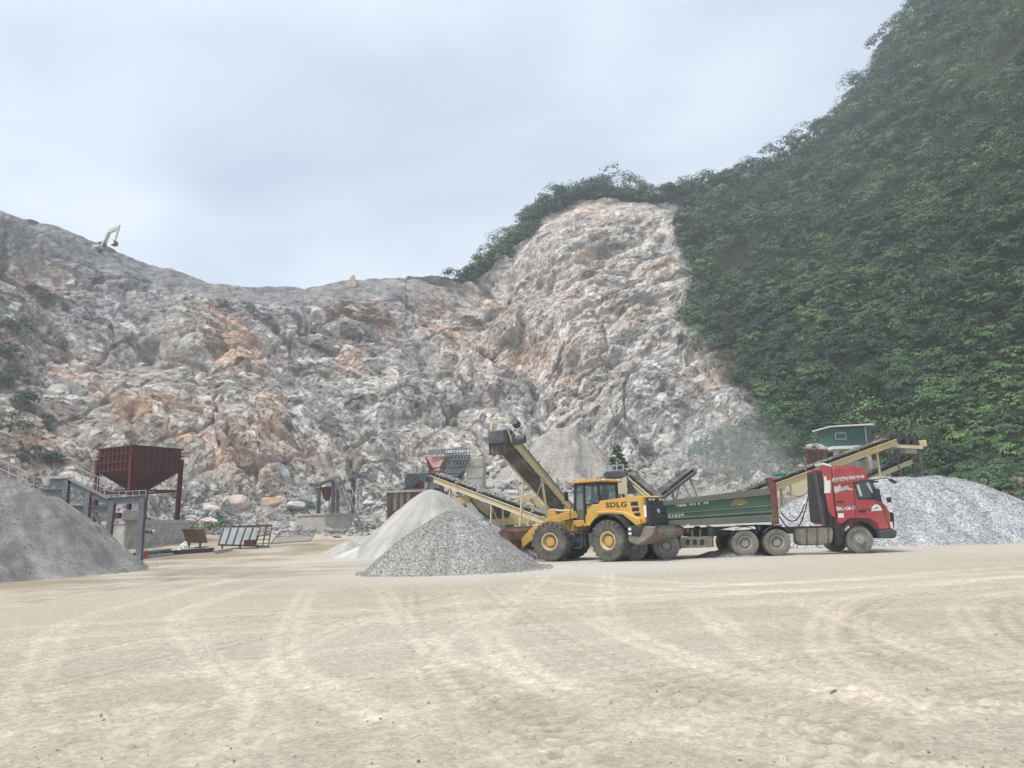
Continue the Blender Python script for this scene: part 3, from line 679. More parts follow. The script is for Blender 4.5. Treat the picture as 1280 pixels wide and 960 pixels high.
M_SAND = grain_mat('pale_stone_sand', (.36, .35, .325), 40, .25, .3, .02); M_DUSTW = grain_mat('white_stone_dust', (.46, .455, .435), 40, .12, .3, .02); M_LIME = grain_mat('grey_stone_dust', (.54, .53, .505), 40, .15, .3, .02); M_SCREE = grain_mat('brown_grey_scree', (.33, .305, .28), 6, .35, .7, .12)
def pebbles(pts, size, sq=.7):
    n = len(pts); o = np.array([[1, 0, 0], [-.5, .87, 0], [-.5, -.87, 0], [0, 0, .9], [0, 0, -.9]], float)
    F = np.array([[0, 1, 3], [1, 2, 3], [2, 0, 3], [1, 0, 4], [2, 1, 4], [0, 2, 4]])
    q = unit(n); q2 = np.cross(q, unit(n)); q2 /= np.linalg.norm(q2, axis=1, keepdims=True) + 1e-9; q3 = np.cross(q, q2)
    s = size[:, None] * rng.uniform(.6, 1.25, (n, 3))
    V = pts[:, None] + o[None, :, :1] * (q * s[:, :1])[:, None] + o[None, :, 1:2] * (q2 * s[:, 1:2])[:, None] + o[None, :, 2:] * (q3 * s[:, 2:])[:, None]
    V += rng.normal(0, .12, V.shape) * size[:, None, None]
    return V.reshape(-1, 3), (F[None] + 5 * np.arange(n)[:, None, None]).reshape(-1, 3)
def heap_z(x, y, peaks, nz, seed):
    z = np.full(x.shape, -9.0)
    wob = 1 + .17 * (fbm(x / 2.2, y / 2.2, seed, 4) - .5) * 2
    for (cx, cy, h, r) in peaks:
        d = np.hypot(x - cx, y - cy) * wob; a_ = .20 * r; d = np.sqrt(d * d + a_ * a_) - a_ * .9
        c = np.where(d < r, h * (1 - d / r) * 1.05, -(d - r) * .6)
        k = .12; z = np.where(np.abs(z - c) < k, np.maximum(z, c) + (k - np.abs(z - c)) ** 2 / (4 * k), np.maximum(z, c))
    t = np.clip(z, 0, 1)
    gully = (fbm(x / .5 + 3, y / 2.5, seed + 3, 3) - .5)
    return z + (fbm(x / .7, y / .7, seed + 9, 4) - .5) * nz * t + gully * nz * .5 * t
def heap(name, label, cat, peaks, m, step=.12, nz=.12, seed=1, stones=None, group=None, stone_name='stones'):
    xs = [p[0] for p in peaks]; ys = [p[1] for p in peaks]; R = max(p[3] for p in peaks) * 1.5 + .4
    gx_ = np.arange(min(xs) - R, max(xs) + R, step); gy_ = np.arange(min(ys) - R, max(ys) + R, step); x, y = np.meshgrid(gx_, gy_)
    g = gz(x, y); z = heap_z(x, y, peaks, nz, seed); zz_ = np.maximum(z, -.25) + g
    keep = (z > -.22); F = grid_faces(*x.shape); F = F[keep.ravel()[F].any(1)]
    u, inv = np.unique(F, return_inverse=True); base = np.array([xs[0], ys[0], float(gz(xs[0], ys[0]))])
    V = np.stack([x, y, zz_], -1).reshape(-1, 3)[u] - base
    hme_ = np_mesh(name, V, inv.reshape(F.shape), m, True)
    wx_, wy_ = V[:, 0] + base[0], V[:, 1] + base[1]; best = np.full(len(V), 1e9); st = np.zeros(len(V))
    for k, (cx, cy, h_, r_) in enumerate(peaks):                 # slide marks run down from each crest
        d_ = np.hypot(wx_ - cx, wy_ - cy); th = np.arctan2(wy_ - cy, wx_ - cx)
        s_ = (fbm(th * 9 + 40, d_ * .35 + k * 7, seed + 50, 4, .6) - .5) * 2.2 + (fbm(wx_ / 1.5, wy_ / 1.5, seed + 60, 3) - .5) * .9
        m_ = d_ / r_ < best; best = np.where(m_, d_ / r_, best); st = np.where(m_, s_, st)
    attr_f(hme_, 'streak', np.clip(st * np.clip(best * 3, .3, 1), -1, 1))
    root = tag(link(name, hme_), label, cat, group); root.location = base
    if stones:
        n, s0, s1, sm_ = stones
        px = rng.uniform(gx_[0], gx_[-1], n * 3); py = rng.uniform(gy_[0], gy_[-1], n * 3); h = heap_z(px, py, peaks, nz, seed)
        k = np.nonzero(h > .0)[0][:n]; k2 = np.nonzero((h <= 0) & (h > -.25) & (rng.uniform(size=len(h)) < .4))[0][:n // 6]; k = np.concatenate([k, k2])
        pts = np.stack([px[k], py[k], np.maximum(h[k], 0) + gz(px[k], py[k]) + .01], -1) - base
        Vs, Fs = pebbles(pts, s0 * (s1 / s0) ** (rng.uniform(size=len(k)) ** 2.2))
        tag(link(stone_name, np_mesh(stone_name, Vs, Fs, sm_), root), None, None, None, 'stuff')
    return root
def ridge(pts, Y, slope=.62, n=5):
    """a run of cones along a crest seen in the photograph"""
    out = []
    for (x0, y0, *r0), (x1, y1, *r1) in zip(pts, pts[1:]):
        for k in range(n): t = k / n; out.append(pk(x0 + (x1 - x0) * t, y0 + (y1 - y0) * t + (1.2 if k % 2 else 0), Y + .35 * math.sin(3 * k + x0), slope))
    return out + [pk(pts[-1][0], pts[-1][1], Y, slope)]
def xy(px, py, Y): p = P(px, py, Y); return p.x, p.y
def zz_at(px, py, Y): return P(px, py, Y).z - float(gz(0, Y))
def pk(px, py, Y, slope=.66, k=1.0):
    """a cone whose top is seen at a pixel"""
    p = P(px, py, Y); h = p.z - float(gz(p.x, p.y)); return (p.x, p.y, h, h / slope * k * .86)
heap('gravel_heap', 'coarse pale grey gravel heap in front of the loader bucket', 'gravel heap', [pk(564, 641, 27.3, .66), pk(580, 652, 27.6, .62), pk(592, 664, 27.5, .55)], M_GRAV, .08, .12, 3, (18000, .013, .038, M_GRAV))
heap('gravel_heap', 'dark bluish gravel being scooped by the loader bucket', 'gravel heap', [pk(600, 652, 32.6, .66), pk(616, 658, 33, .66)], M_GRAVB, .12, .14, 4, (5000, .02, .06, M_GRAVB))
heap('sand_heap', 'smooth pointed heap of pale stone sand behind the gravel', 'sand heap', [pk(539, 614, 43, .72), pk(552, 622, 43.5, .68)], M_SAND, .14, .10, 5)
heap('sand_heap', 'low white shoulder of sand left of the pointed heap', 'sand heap', [pk(500, 662, 44.5, .5), pk(470, 676, 42.5, .35)], M_DUSTW, .14, .12, 6)
heap('sand_heap', 'small uneven grey spoil heap below the steel stair', 'sand heap', [pk(450, 670, 49, .5), pk(468, 667, 49, .5), pk(436, 676, 47, .4)], M_SAND, .14, .22, 7)
heap('fines_heap', 'big dark grey heap of damp stone fines at the left edge', 'stone heap', ridge([(-110, 562), (-40, 586), (12, 607)], 34, .64, 3) + ridge([(20, 612), (54, 622), (76, 642)], 36, .72, 3), M_GRAVD, .11, .42, 9, (7000, .015, .06, M_GRAVDL))
heap('gravel_heap', 'long heap of blue grey crushed stone behind the red cab', 'gravel heap', ridge([(985, 634), (1040, 606), (1105, 598), (1165, 598.5), (1200, 601), (1240, 619), (1275, 634)], 39.7, .60), M_GRAVB, .13, .16, 10, (21000, .026, .062, M_GRAVB))
heap('sand_heap', 'small flat pile of dark grit beneath the truck axles', 'sand heap', [pk(918, 681, 30.6, .34), pk(890, 689, 30.4, .3)], M_GRAVD, .06, .04, 11)
heap('scree_cone', 'broad grey brown cone of fallen scree at the cliff foot', 'scree', ridge([(676, 552), (696, 537), (716, 538), (740, 554)], 92, .85, 3), M_SCREE, .35, 1.1, 12)
# ------------------------------------------------------------------ wheels
def wheel_meshes(key, R, W, rim, tyre_m, rim_m, hub_m, lugs=0, dish=.0):
    """axis along y, outer face at -y"""
    t = MB(); h = W / 2
    t.lathe([(rim, -h * .80), (rim * 1.10, -h * .95), (R * .80, -h), (R * .93, -h * .93), (R * .975, -h * .74), (R * .975, h * .74), (R * .93, h * .93), (R * .80, h), (rim * 1.1, h * .95), (rim, h * .8)], (0, 0, 0), (0, 1, 0), 40)
    if lugs:
        for i in range(lugs):
            for sd in (-1, 1):
                a = 2 * math.pi * (i + (.5 if sd > 0 else 0)) / lugs; Rm = Matrix.Rotation(a, 4, 'Y')
                da = .17
                A = Rm @ Vector((0, sd * h * .99, R * .955)); B = Rm @ Matrix.Rotation(da, 4, 'Y') @ Vector((0, sd * h * .04, R * .985))
                t.bar(A, B, R * .095, R * .055, up=Rm @ Vector((0, 0, 1)))
                C_ = Rm @ Vector((0, sd * h * 1.0, R * .86)); t.bar(A, C_, R * .095, R * .05, up=(0, 1, 0))
    else:
        for i in range(36):
            for sd in (-1, 1):
                a = 2 * math.pi * i / 36; Rm = Matrix.Rotation(a, 4, 'Y')
                t.bar(Rm @ Vector((0, sd * h * .9, R * .965)), Rm @ Vector((0, sd * h * .3, R * .985)), R * .11, R * .05, up=Rm @ Vector((0, 0, 1)))
    r = MB()
    r.lathe([(rim * 1.02, h * .7), (rim * 1.02, -h * .86), (rim * .9, -h * .9), (rim * .82, -h * .72), (rim * .74, -h * .30 - dish), (rim * .60, -h * .26 - dish), (0, -h * .26 - dish)], (0, 0, 0), (0, 1, 0), 32)
    u = MB(); u.lathe([(rim * .60, -h * .2 - dish), (rim * .56, -h * .55 - dish), (rim * .5, -h * .66 - dish), (0, -h * .70 - dish)], (0, 0, 0), (0, 1, 0), 24)
    for i in range(8):
        a = 2 * math.pi * i / 8; u.tube((math.cos(a) * rim * .67, -h * .22 - dish, math.sin(a) * rim * .67), (math.cos(a) * rim * .67, -h * .40 - dish, math.sin(a) * rim * .67), rim * .045, n=6)
    return dict(tyre=t.mesh(key + '_tyre', tyre_m, smooth=True), rim=r.mesh(key + '_rim', rim_m, smooth=True), hub=u.mesh(key + '_hub', hub_m, smooth=True))
def put_wheel(ms, parent, loc, rz=0.0, spin=0.0):
    """wheel: the tyre carries rim and hub"""
    w_ = link('wheel', ms['tyre'], parent); w_.location = loc; w_.rotation_euler = (0, spin, rz)
    link('rim', ms['rim'], w_); link('hub', ms['hub'], w_); return w_

# ------------------------------------------------------------------ wheel loader
TH_R, TH_F = math.radians(42), math.radians(27)
LW = wheel_meshes('loader', .80, .62, .36, M_TYRE, M_RIM, M_HUBY, 22)
HR = math.pi - TH_R
cpt = G(760, 702.5)
off = Matrix.Rotation(HR, 4, 'Z') @ Vector((-1.5, 1.02 + .31, 0))
lroot = thing('wheel_loader', 'yellow wheel loader with its bucket pushed into grey gravel', 'wheel loader', (cpt.x - off.x, cpt.y - off.y, 0), HR)
MF = Matrix.Rotation((math.pi - TH_F) - HR, 4, 'Z')
def LP(mb, name, m, parent=None, bevel=0, smooth=False, seg=1): return mb.part(lroot, name, m, parent, bevel, smooth, seg, world=False)
for sx, sd in ((-1.5, 1), (-1.5, -1)): put_wheel(LW, lroot, (sx, sd * 1.02, .79), math.pi if sd > 0 else 0, .2 * sd)
for sd in (1, -1):
    p = MF @ Vector((1.5, sd * 1.02, .79)); put_wheel(LW, lroot, p, (math.pi if sd > 0 else 0) + (HR * 0) + ((math.pi - TH_F) - HR), .5)
LP(MB().box((-1.45, 0, .95), (2.7, .8, .55)).box((-1.5, 0, .79), (.5, 1.7, .4)).box((-.1, 0, .95), (.4, .5, .8)), 'rear_frame', M_DARK, bevel=.02)
hood = LP(MB().prism([(-.72, 1.42), (-.72, 2.34), (-2.55, 2.47), (-2.90, 2.40), (-2.98, 1.42), (-2.62, 1.30), (-2.42, 1.52), (-2.05, 1.72), (-1.0, 1.72)], -.74, .74), 'hood', M_YEL, bevel=.06, seg=2)
for sd in (1, -1):
    fd = MB()
    pts = [(-1.5 + .98 * math.cos(a), .79 + .98 * math.sin(a)) for a in np.linspace(math.radians(18), math.radians(152), 12)]
    for (a0, b0), (a1, b1_) in zip(pts, pts[1:]): fd.hexa([(a0, sd * .70, b0), (a1, sd * .70, b1_), (a1, sd * 1.30, b1_), (a0, sd * 1.30, b0)], [(a0, sd * .70, b0 + .06), (a1, sd * .70, b1_ + .06), (a1, sd * 1.30, b1_ + .05), (a0, sd * 1.30, b0 + .05)])
    LP(fd, 'fender', M_BLACK)
    fl = MB().prism([(-2.35, 1.5), (-2.0, 1.76), (-1.35, 1.82), (-.75, 1.78), (-.75, 1.93), (-1.4, 1.95), (-2.1, 1.88), (-2.75, 1.60), (-2.8, 1.36), (-2.6, 1.32)], sd * .735, sd * .92)
    LP(fl, 'wheel_arch_panel', M_YEL, bevel=.03)
    for k, (zc, x0, x1) in enumerate(((2.17, -2.30, -2.62), (1.95, -2.34, -2.66), (1.74, -2.42, -2.70))):
        v = LP(MB().prism([(x0, zc - .075), (x0 - .02, zc + .075), (x1, zc + .075), (x1 - .01, zc - .075 + .02 * k)], sd * .738, sd * .752), 'vent', M_BLK)
        LP(MB().bar((x0 - .01, sd * .757, zc), (x1, sd * .757, zc), .012, .018), 'vent_slat', M_BLACK, v)
LP(MB().box((-2.45, .745, 1.66), (.10, .012, .05)), 'hood_latch', M_BLACK)
MT = Matrix.Translation((-1.62, .748, 2.075)) @ Matrix.Rotation(math.pi, 4, 'Z') @ Matrix.Rotation(math.pi / 2, 4, 'X')
text_part('SDLG', .27, M_BLK, lroot, MT, bold=.004, fit=.98)
gr = LP(MB().prism([(-2.97, 1.34), (-2.90, 2.385), (-3.0, 2.37), (-3.16, 1.34)], -.71, .71), 'rear_grille', M_BLACK, bevel=.02)
for k in range(5):
    z = 1.47 + .19 * k; xx = -3.155 + (z - 1.34) * .152
    LP(MB().bar((xx - .012, -.62, z), (xx - .012, .62, z), .03, .035), 'grille_bar', M_DARK, gr)
LP(MB().lathe([(0, 0), (.09, 0), (.09, .02), (.06, .03), (0, .03)], (-3.10, .08, 1.86), (-1, 0, .15), 20), 'round_emblem', M_GALV, gr)
for yy in (-.5, -.25, .25, .5): LP(MB().box((-3.02, yy, 2.30), (.04, .14, .05)), 'rear_light', M_LAMP, gr)
LP(MB().box((-2.93, .745, 1.86), (.11, .012, .44)), 'reflector_strip', M_WHITE)
cw = LP(MB().prism([(-2.36, 1.30), (-2.36, .74), (-2.80, .60), (-3.35, .86), (-3.52, 1.02), (-3.50, 1.22), (-3.05, 1.32)], -1.18, 1.18), 'counterweight', M_MUD, bevel=.05, seg=2)
LP(MB().prism([(-2.34, 1.335), (-2.34, .98), (-2.92, .92), (-3.10, 1.335)], -1.2, 1.2), 'bumper_side', M_BLACK, cw, bevel=.02)
LP(MB().bar((-3.42, -.9, 1.30), (-3.42, .9, 1.30), .10, .06).box((-3.34, -.7, 1.28), (.2, .05, .05)).box((-3.34, .7, 1.28), (.2, .05, .05)), 'bumper_rail', M_DARK, cw)
for yy in (.98, -.98): LP(MB().box((-3.50, yy, 1.12), (.04, .22, .12)), 'tail_lamp', M_REDL, cw)
for zc in (1.22, 1.05): LP(MB().box((-2.5, 1.215, zc), (.12, .02, .10)), 'marker_lamp', M_LAMP, cw)
# cab
X0, X1, YC, Z0, Z1 = -.78, .52, .70, 1.42, 3.06
cab = MB()
P6 = [(X1, .62), (-.02, YC), (X0, .66)]
for sd in (1, -1):
    cab.bar((X1 + .06, sd * .60, 1.5), (X1 - .08, sd * .60, Z1), .09, .09); cab.bar((-.05, sd * YC, 1.5), (-.05, sd * YC, Z1), .09, .08); cab.bar((X0, sd * .64, 1.8), (X0 + .06, sd * .64, Z1), .10, .09)
    cab.bar((X1 - .05, sd * .63, Z1), (X0, sd * .66, Z1), .08, .10); cab.bar((-.05, sd * YC, 2.22), (X0, sd * .66, 2.26), .05, .06)
cab.bar((X1 - .05, -.62, Z1), (X1 - .05, .62, Z1), .08, .1).bar((X0 + .03, -.64, Z1), (X0 + .03, .64, Z1), .08, .1).bar((X0, -.64, 2.28), (X0, .64, 2.28), .06, .06)
cabp = LP(cab, 'cab_frame', M_BLACK)
LP(MB().box((-.13, 0, 1.45), (1.35, 1.36, .12)).box((-.42, 0, 1.85), (.72, 1.30, .75)).prism([(-.06, 1.36), (-.80, 1.36), (-.80, 2.21), (-.42, 2.21), (-.06, 1.75)], .655, .735).prism([(-.06, 1.36), (-.80, 1.36), (-.80, 2.21), (-.42, 2.21), (-.06, 1.75)], -.735, -.655), 'cab_base', M_YEL, bevel=.03)
for q0, q1 in ((.60, .72), (-.72, -.60)): LP(MB().prism([(.58, 1.34), (-.06, 1.34), (-.06, 1.60), (.58, 1.60)], q0, q1), 'door_sill', M_YEL, bevel=.02)
for sd in (1, -1):
    LP(MB().plate([(.50, sd * .625, 1.60), (-.04, sd * .70, 1.60), (-.04, sd * .70, 3.02), (.42, sd * .625, 3.02)], .012), 'door_glass', M_GLASS, cabp)
    LP(MB().plate([(-.07, sd * .70, 2.25), (X0, sd * .66, 2.28), (X0 + .05, sd * .66, 3.02), (-.07, sd * .70, 3.02)], .012), 'side_glass', M_GLASS, cabp)
LP(MB().plate([(X0, .6, 2.3), (X0, -.6, 2.3), (X0 + .05, -.6, 3.0), (X0 + .05, .6, 3.0)], .012), 'rear_glass', M_GLASS, cabp)
LP(MB().plate([(.56, .57, 1.55), (.56, -.57, 1.55), (.44, -.57, 3.0), (.44, .57, 3.0)], .012), 'windscreen', M_GLASS, cabp)
rf = LP(MB().prism([(.72, 3.10), (.66, 3.15), (0, 3.25), (-.86, 3.22), (-.98, 3.16), (-.96, 3.10)], -.80, .80), 'cab_roof', M_YEL, bevel=.035, seg=2)
for yy in (.55, -.55): LP(MB().box((-.98, yy, 3.19), (.06, .18, .09)), 'work_lamp', M_LAMP, rf)
LP(MB().lathe([(0, 0), (.07, 0), (.06, .1), (0, .12)], (-.6, .5, 3.22), (0, 0, 1), 12), 'beacon', M_ORANGE, rf)
LP(MB().box((-.35, 0, 2.26), (.5, .5, .12)).prism([(-.58, 2.2), (-.48, 2.2), (-.56, 2.85), (-.66, 2.85)], -.24, .24), 'seat', M_SEAT, cabp, bevel=.03)
LP(MB().tube((.25, 0, 1.5), (.08, 0, 2.3), .05).lathe([(.17, 0), (.2, .02), (.17, .04), (.15, .02), (.17, 0)], (.06, 0, 2.33), (-.3, 0, 1), 18), 'steering_column', M_BLACK, cabp)
LP(MB().bar((.5, .66, 2.75), (.62, .95, 2.72), .03, .03).box((.63, 1.02, 2.58), (.05, .2, .36)), 'mirror', M_BLACK, bevel=.01)
LP(MB().bar((.5, -.66, 2.75), (.62, -.95, 2.72), .03, .03).box((.63, -1.02, 2.58), (.05, .2, .36)), 'mirror', M_BLACK, bevel=.01)
ld = MB()
for xx in (.02, .42): ld.bar((xx, .95, .50), (xx, .80, 1.42), .04, .05)
for z in (.52, .82, 1.12): ld.bar((.02, .95 - (z - .5) * .16, z), (.42, .95 - (z - .5) * .16, z), .14, .04)
LP(ld, 'ladder', M_DARK)
LP(MB().chain([(.56, .92, 1.2), (.60, .86, 1.9), (.55, .74, 2.3)], .02), 'handrail', M_BLACK)
LP(MB().box((.2, .62, .82), (.5, .3, .55)).box((-.42, .72, .95), (.34, .25, .6)), 'tool_box', M_DARK, bevel=.03)
# front frame, boom and bucket
def LF(mb, name, m, parent=None, bevel=0, smooth=False, seg=1):
    mb.v = [tuple(MF @ Vector(p)) for p in mb.v]; return LP(mb, name, m, parent, bevel, smooth, seg)
LF(MB().box((1.05, 0, .92), (1.9, .75, .55)).box((1.5, 0, .79), (.5, 1.7, .42)), 'front_frame', M_DARK, bevel=.02)
for sd in (1, -1):
    LF(MB().prism([(.30, 1.05), (.35, 1.85), (.70, 2.08), (1.02, 1.92), (1.35, 1.2), (1.35, 1.0)], sd * .30, sd * .37), 'loader_tower', M_YEL, bevel=.015)
    LF(MB().prism([(.50, 1.72), (.62, 1.98), (1.3, 1.92), (2.65, 1.36), (3.45, .62), (3.3, .38), (2.85, .72), (2.1, 1.22), (1.1, 1.62)], sd * .44, sd * .53), 'boom_arm', M_YEL, bevel=.015)
    LF(MB().tube((.55, sd * .64, .95), (1.35, sd * .64, 1.28), .085, n=12), 'lift_cylinder', M_DARK)
    LF(MB().tube((1.35, sd * .64, 1.28), (1.85, sd * .62, 1.35), .05, n=12), 'lift_rod', M_SILV)
LF(MB().prism([(1.55, 1.55), (1.75, 2.12), (1.98, 2.12), (2.18, 1.35), (2.05, .95), (1.9, 1.0)], -.14, .14), 'bell_crank', M_YEL, bevel=.03)
LF(MB().tube((.62, 0, 1.92), (1.35, 0, 2.0), .10, n=12), 'tilt_cylinder', M_YEL)
LF(MB().tube((1.3, 0, 2.0), (1.85, 0, 2.05), .055, n=12), 'tilt_rod', M_SILV)
LF(MB().bar((1.98, 0, 1.02), (3.22, 0, 1.0), .12, .16), 'tilt_link', M_YEL, bevel=.02)
for sd in (1, -1): LF(MB().chain([(.45, sd * .25, 1.7), (.2, sd * .3, 1.45), (-.1, sd * .28, 1.35), (-.5, sd * .3, 1.3)], .03), 'hydraulic_hose', M_BLACK)
prof = [(x_ + .42, z_ + .05) for x_, z_ in ((4.05, .10), (3.15, .10), (2.92, .22), (2.80, .45), (2.78, .80), (2.92, 1.12), (3.15, 1.32))]
bk = MB()
for (a0, b0), (a1, b1_) in zip(prof, prof[1:]):
    d = Vector((a1 - a0, 0, b1_ - b0)).normalized(); n = Vector((d.z, 0, -d.x)) * -.05
    bk.hexa([(a0, -1.45, b0), (a1, -1.45, b1_), (a1, 1.45, b1_), (a0, 1.45, b0)], [(a0 + n.x, -1.45, b0 + n.z), (a1 + n.x, -1.45, b1_ + n.z), (a1 + n.x, 1.45, b1_ + n.z), (a0 + n.x, 1.45, b0 + n.z)])
bko = LF(bk, 'bucket', M_RUST)
for sd in (1, -1): LF(MB().prism(prof, sd * 1.45, sd * 1.50), 'bucket_side', M_RUST, bko)
LF(MB().bar((3.55, -1.48, 1.38), (3.55, 1.48, 1.38), .1, .1), 'bucket_lip', M_MUD, bko)
for k in range(8): LF(MB().prism([(4.44, .13), (4.72, .11), (4.44, .22)], -1.4 + k * .385, -1.28 + k * .385), 'bucket_tooth', M_DARK, bko)

# ------------------------------------------------------------------ red tractor unit
YN, YF = 29.4, 31.9
def T(px, py, Y=YN): p = P(px, py, Y); return (p.x, p.z)
TW = wheel_meshes('truck', .525, .30, .28, M_TYRE2, M_RIMG, M_RIMG, 0, -.02)
TWf = wheel_meshes('steer', .525, .30, .28, M_TYRE2, M_RIMG, M_RIMG, 0, .12)
tx0, _ = T(1075, 688)
troot = thing('tractor_truck', 'red tractor truck with white lettering and rounded roof deflector', 'truck', (tx0, (YN + YF) / 2, 0))
def TP(mb, name, m, parent=None, bevel=0, smooth=False, seg=1): return mb.part(troot, name, m, parent, bevel, smooth, seg)
def wl(root, x, y, z): r = root.location; return (x - r.x, y - r.y, z - r.z)
ax = [T(1075, 672)[0], T(972, 676)[0], T(932, 678)[0]]
put_wheel(TWf, troot, wl(troot, ax[0], YN + .17, .52)); put_wheel(TWf, troot, wl(troot, ax[0], YF - .17, .52), math.pi)
for a_ in ax[1:]:
    put_wheel(TW, troot, wl(troot, a_, YN + .17, .52)); put_wheel(TW, troot, wl(troot, a_, YF - .17, .52), math.pi)
    put_wheel(TW, troot, wl(troot, a_, YN + .52, .52)); put_wheel(TW, troot, wl(troot, a_, YF - .52, .52), math.pi)
body = [T(*q) for q in ((1040, 582), (1074, 582.5), (1082, 587), (1088, 601), (1099, 623), (1108, 632), (1114, 643), (1116, 662), (1098, 664), (1094, 655), (1086, 650), (1062, 650), (1054, 656), (1046, 656), (1041, 612))]
cabo = TP(MB().prism(body, YN, YF), 'cab', M_RED, bevel=.07, seg=3, smooth=True)
wing = [T(*q) for q in ((1027.5, 580.5), (1040, 583), (1041, 612), (1045.5, 648), (1040, 645), (1036, 636), (1029, 594))]
TP(MB().prism(wing, YN + .02, YN + .12), 'side_deflector', M_RED, bevel=.02)
TP(MB().prism([T(*q) for q in ((1029, 578), (1040, 581.5), (1040, 584), (1030, 581.5))], YN + .03, YN + .9), 'roof_fairing', M_SHEET, bevel=.02)
def decal(poly, name, m, root, parent, y, t=.006, up=None):
    return MB().prism([T(*q, y) for q in poly], y - t, y + .02).part(root, name, m, parent)
win = decal([(1068.5, 604), (1088, 600.8), (1099, 620.5), (1097, 622), (1073, 622.5)], 'door_window', M_GLASSD, troot, cabo, YN)
decal([(1067, 602.5), (1088.6, 599.3), (1100.6, 622), (1097, 624), (1072, 624.5)], 'window_seal', M_BLK, troot, cabo, YN, .003)
decal([(1070.5, 606), (1073.5, 605.5), (1078, 620), (1075, 620.5)], 'curtain', M_GALV, troot, win, YN, .009)
decal([(1082.5, 604), (1086, 603.4), (1091.5, 616), (1089.5, 616.5)], 'curtain', M_GALV, troot, win, YN, .009)
for pts in (((1067, 603), (1070, 652)), ((1041, 612), (1046, 655)), ((1041, 600.5), (1088, 597)), ((1074, 637), (1096, 636)), ((1047, 634), (1070, 632)), ((1100, 624), (1112, 660)), ((1068, 603), (1041, 606.2))):
    (x0, z0), (x1, z1) = T(*pts[0]), T(*pts[1]); TP(MB().bar((x0, YN - .002, z0), (x1, YN - .002, z1), .012, .022, up=(0, 1, 0)), 'panel_joint', M_BLK, cabo)
TP(MB().box((T(1077.5, 639)[0], YN - .02, T(1077, 639.2)[1]), (.28, .03, .05)), 'door_handle', M_BLK, cabo)
TP(MB().box((T(1050, 627.2)[0], YN - .01, T(1050, 627.2)[1]), (.24, .03, .045)), 'locker_handle', M_BLK, cabo)
def slope(p, q): (x0, z0), (x1, z1) = T(*p), T(*q); return math.atan2(z1 - z0, x1 - x0)
x, z = T(1060.5, 600); text_part('BÁCH ĐƯỜNG HÀNG 533 HN', .185, M_WHITE, cabo, Matrix.Translation(-troot.location) @ face_y(x, YN - .006, z, slope((1041, 600), (1081, 596))), bold=.005, fit=1.27)
x, z = T(1058, 637.2); text_part('29C-136.11', .20, M_WHITE, cabo, Matrix.Translation(-troot.location) @ face_y(x, YN - .006, z, slope((1047, 634), (1070, 632))), bold=.008, fit=.76)
decal([(1029.5, 594), (1031, 597), (1032, 594.5), (1034, 601), (1038, 600), (1038, 616), (1030.5, 616.5), (1030.8, 605)], 'white_emblem', M_WHITE, troot, cabo, YN + .02, .006)
decal([(1043, 613.5), (1043, 607.5), (1046, 609), (1049.5, 604.5), (1052, 610), (1056, 608), (1059, 607), (1062, 610), (1065.5, 611), (1065.5, 613), (1058, 612), (1050, 614), (1044, 616.5)], 'crown_emblem', M_GALV, troot, cabo, YN, .006)
decal([(1089, 638.8), (1089.8, 634.5), (1092, 631.5), (1095.3, 630.2), (1099, 631.6), (1101.6, 634.5), (1103, 638)], 'round_badge', M_WHITE, troot, cabo, YN, .006)
decal([(1093.5, 635.5), (1095.5, 633), (1098, 635.2)], 'badge_mark', M_STEEL, troot, cabo, YN, .010)
decal([(1047, 642), (1054.2, 641.4), (1055, 647), (1048, 647.4)], 'white_plate', M_WHITE, troot, cabo, YN, .006)
arch = MB(); cx, cz = ax[0], .53
pts = [(cx + .70 * math.cos(a), cz + .70 * math.sin(a)) for a in np.linspace(math.radians(4), math.radians(168), 14)]
for (a0, b0), (a1, b1_) in zip(pts, pts[1:]): arch.hexa([(a0, YN - .04, b0), (a1, YN - .04, b1_), (a1, YN + .45, b1_), (a0, YN + .45, b0)], [(a0 + (a0 - cx) * .14, YN - .04, b0 + (b0 - cz) * .14), (a1 + (a1 - cx) * .14, YN - .04, b1_ + (b1_ - cz) * .14), (a1 + (a1 - cx) * .14, YN + .45, b1_ + (b1_ - cz) * .14), (a0 + (a0 - cx) * .14, YN + .45, b0 + (b0 - cz) * .14)])
TP(arch, 'wheel_arch', M_BLACK)
TP(MB().prism([T(*q) for q in ((1099, 663), (1117, 661), (1121.5, 664), (1121, 671), (1117, 673), (1098, 673))], YN - .02, YF + .02), 'bumper', M_DARK, bevel=.04)
TP(MB().prism([T(*q) for q in ((1112, 653), (1115.5, 652), (1117, 660), (1114, 661))], YN - .01, YN + .4), 'headlamp', M_LAMP, bevel=.02)
TP(MB().prism([T(*q) for q in ((1108, 622), (1112, 621.5), (1113, 628), (1110, 628))], YN - .1, YN + .05), 'marker_lamp', M_BLACK)
TP(MB().prism([T(*q) for q in ((1116, 640), (1119, 642), (1119.5, 660), (1116.5, 661))], YN + .1, YF - .1), 'front_grille', M_BLACK)
TP(MB().prism([T(*q) for q in ((1089, 599.5), (1100, 601.5), (1098, 603), (1088, 602))], YN + .05, YF - .05), 'sun_visor', M_BLACK)
mr = MB(); mr.chain([(*T(1088, 600)[:1], YN, T(1088, 600)[1]), (T(1104, 598)[0], YN - .28, T(1104, 597.5)[1]), (T(1110, 602)[0], YN - .3, T(1110, 602)[1])], .022)
mr.box((T(1111, 602)[0], YN - .3, T(1111, 602)[1]), (.26, .12, .10), rot=Matrix.Rotation(.5, 4, 'Y')); TP(mr, 'wide_mirror', M_BLACK)
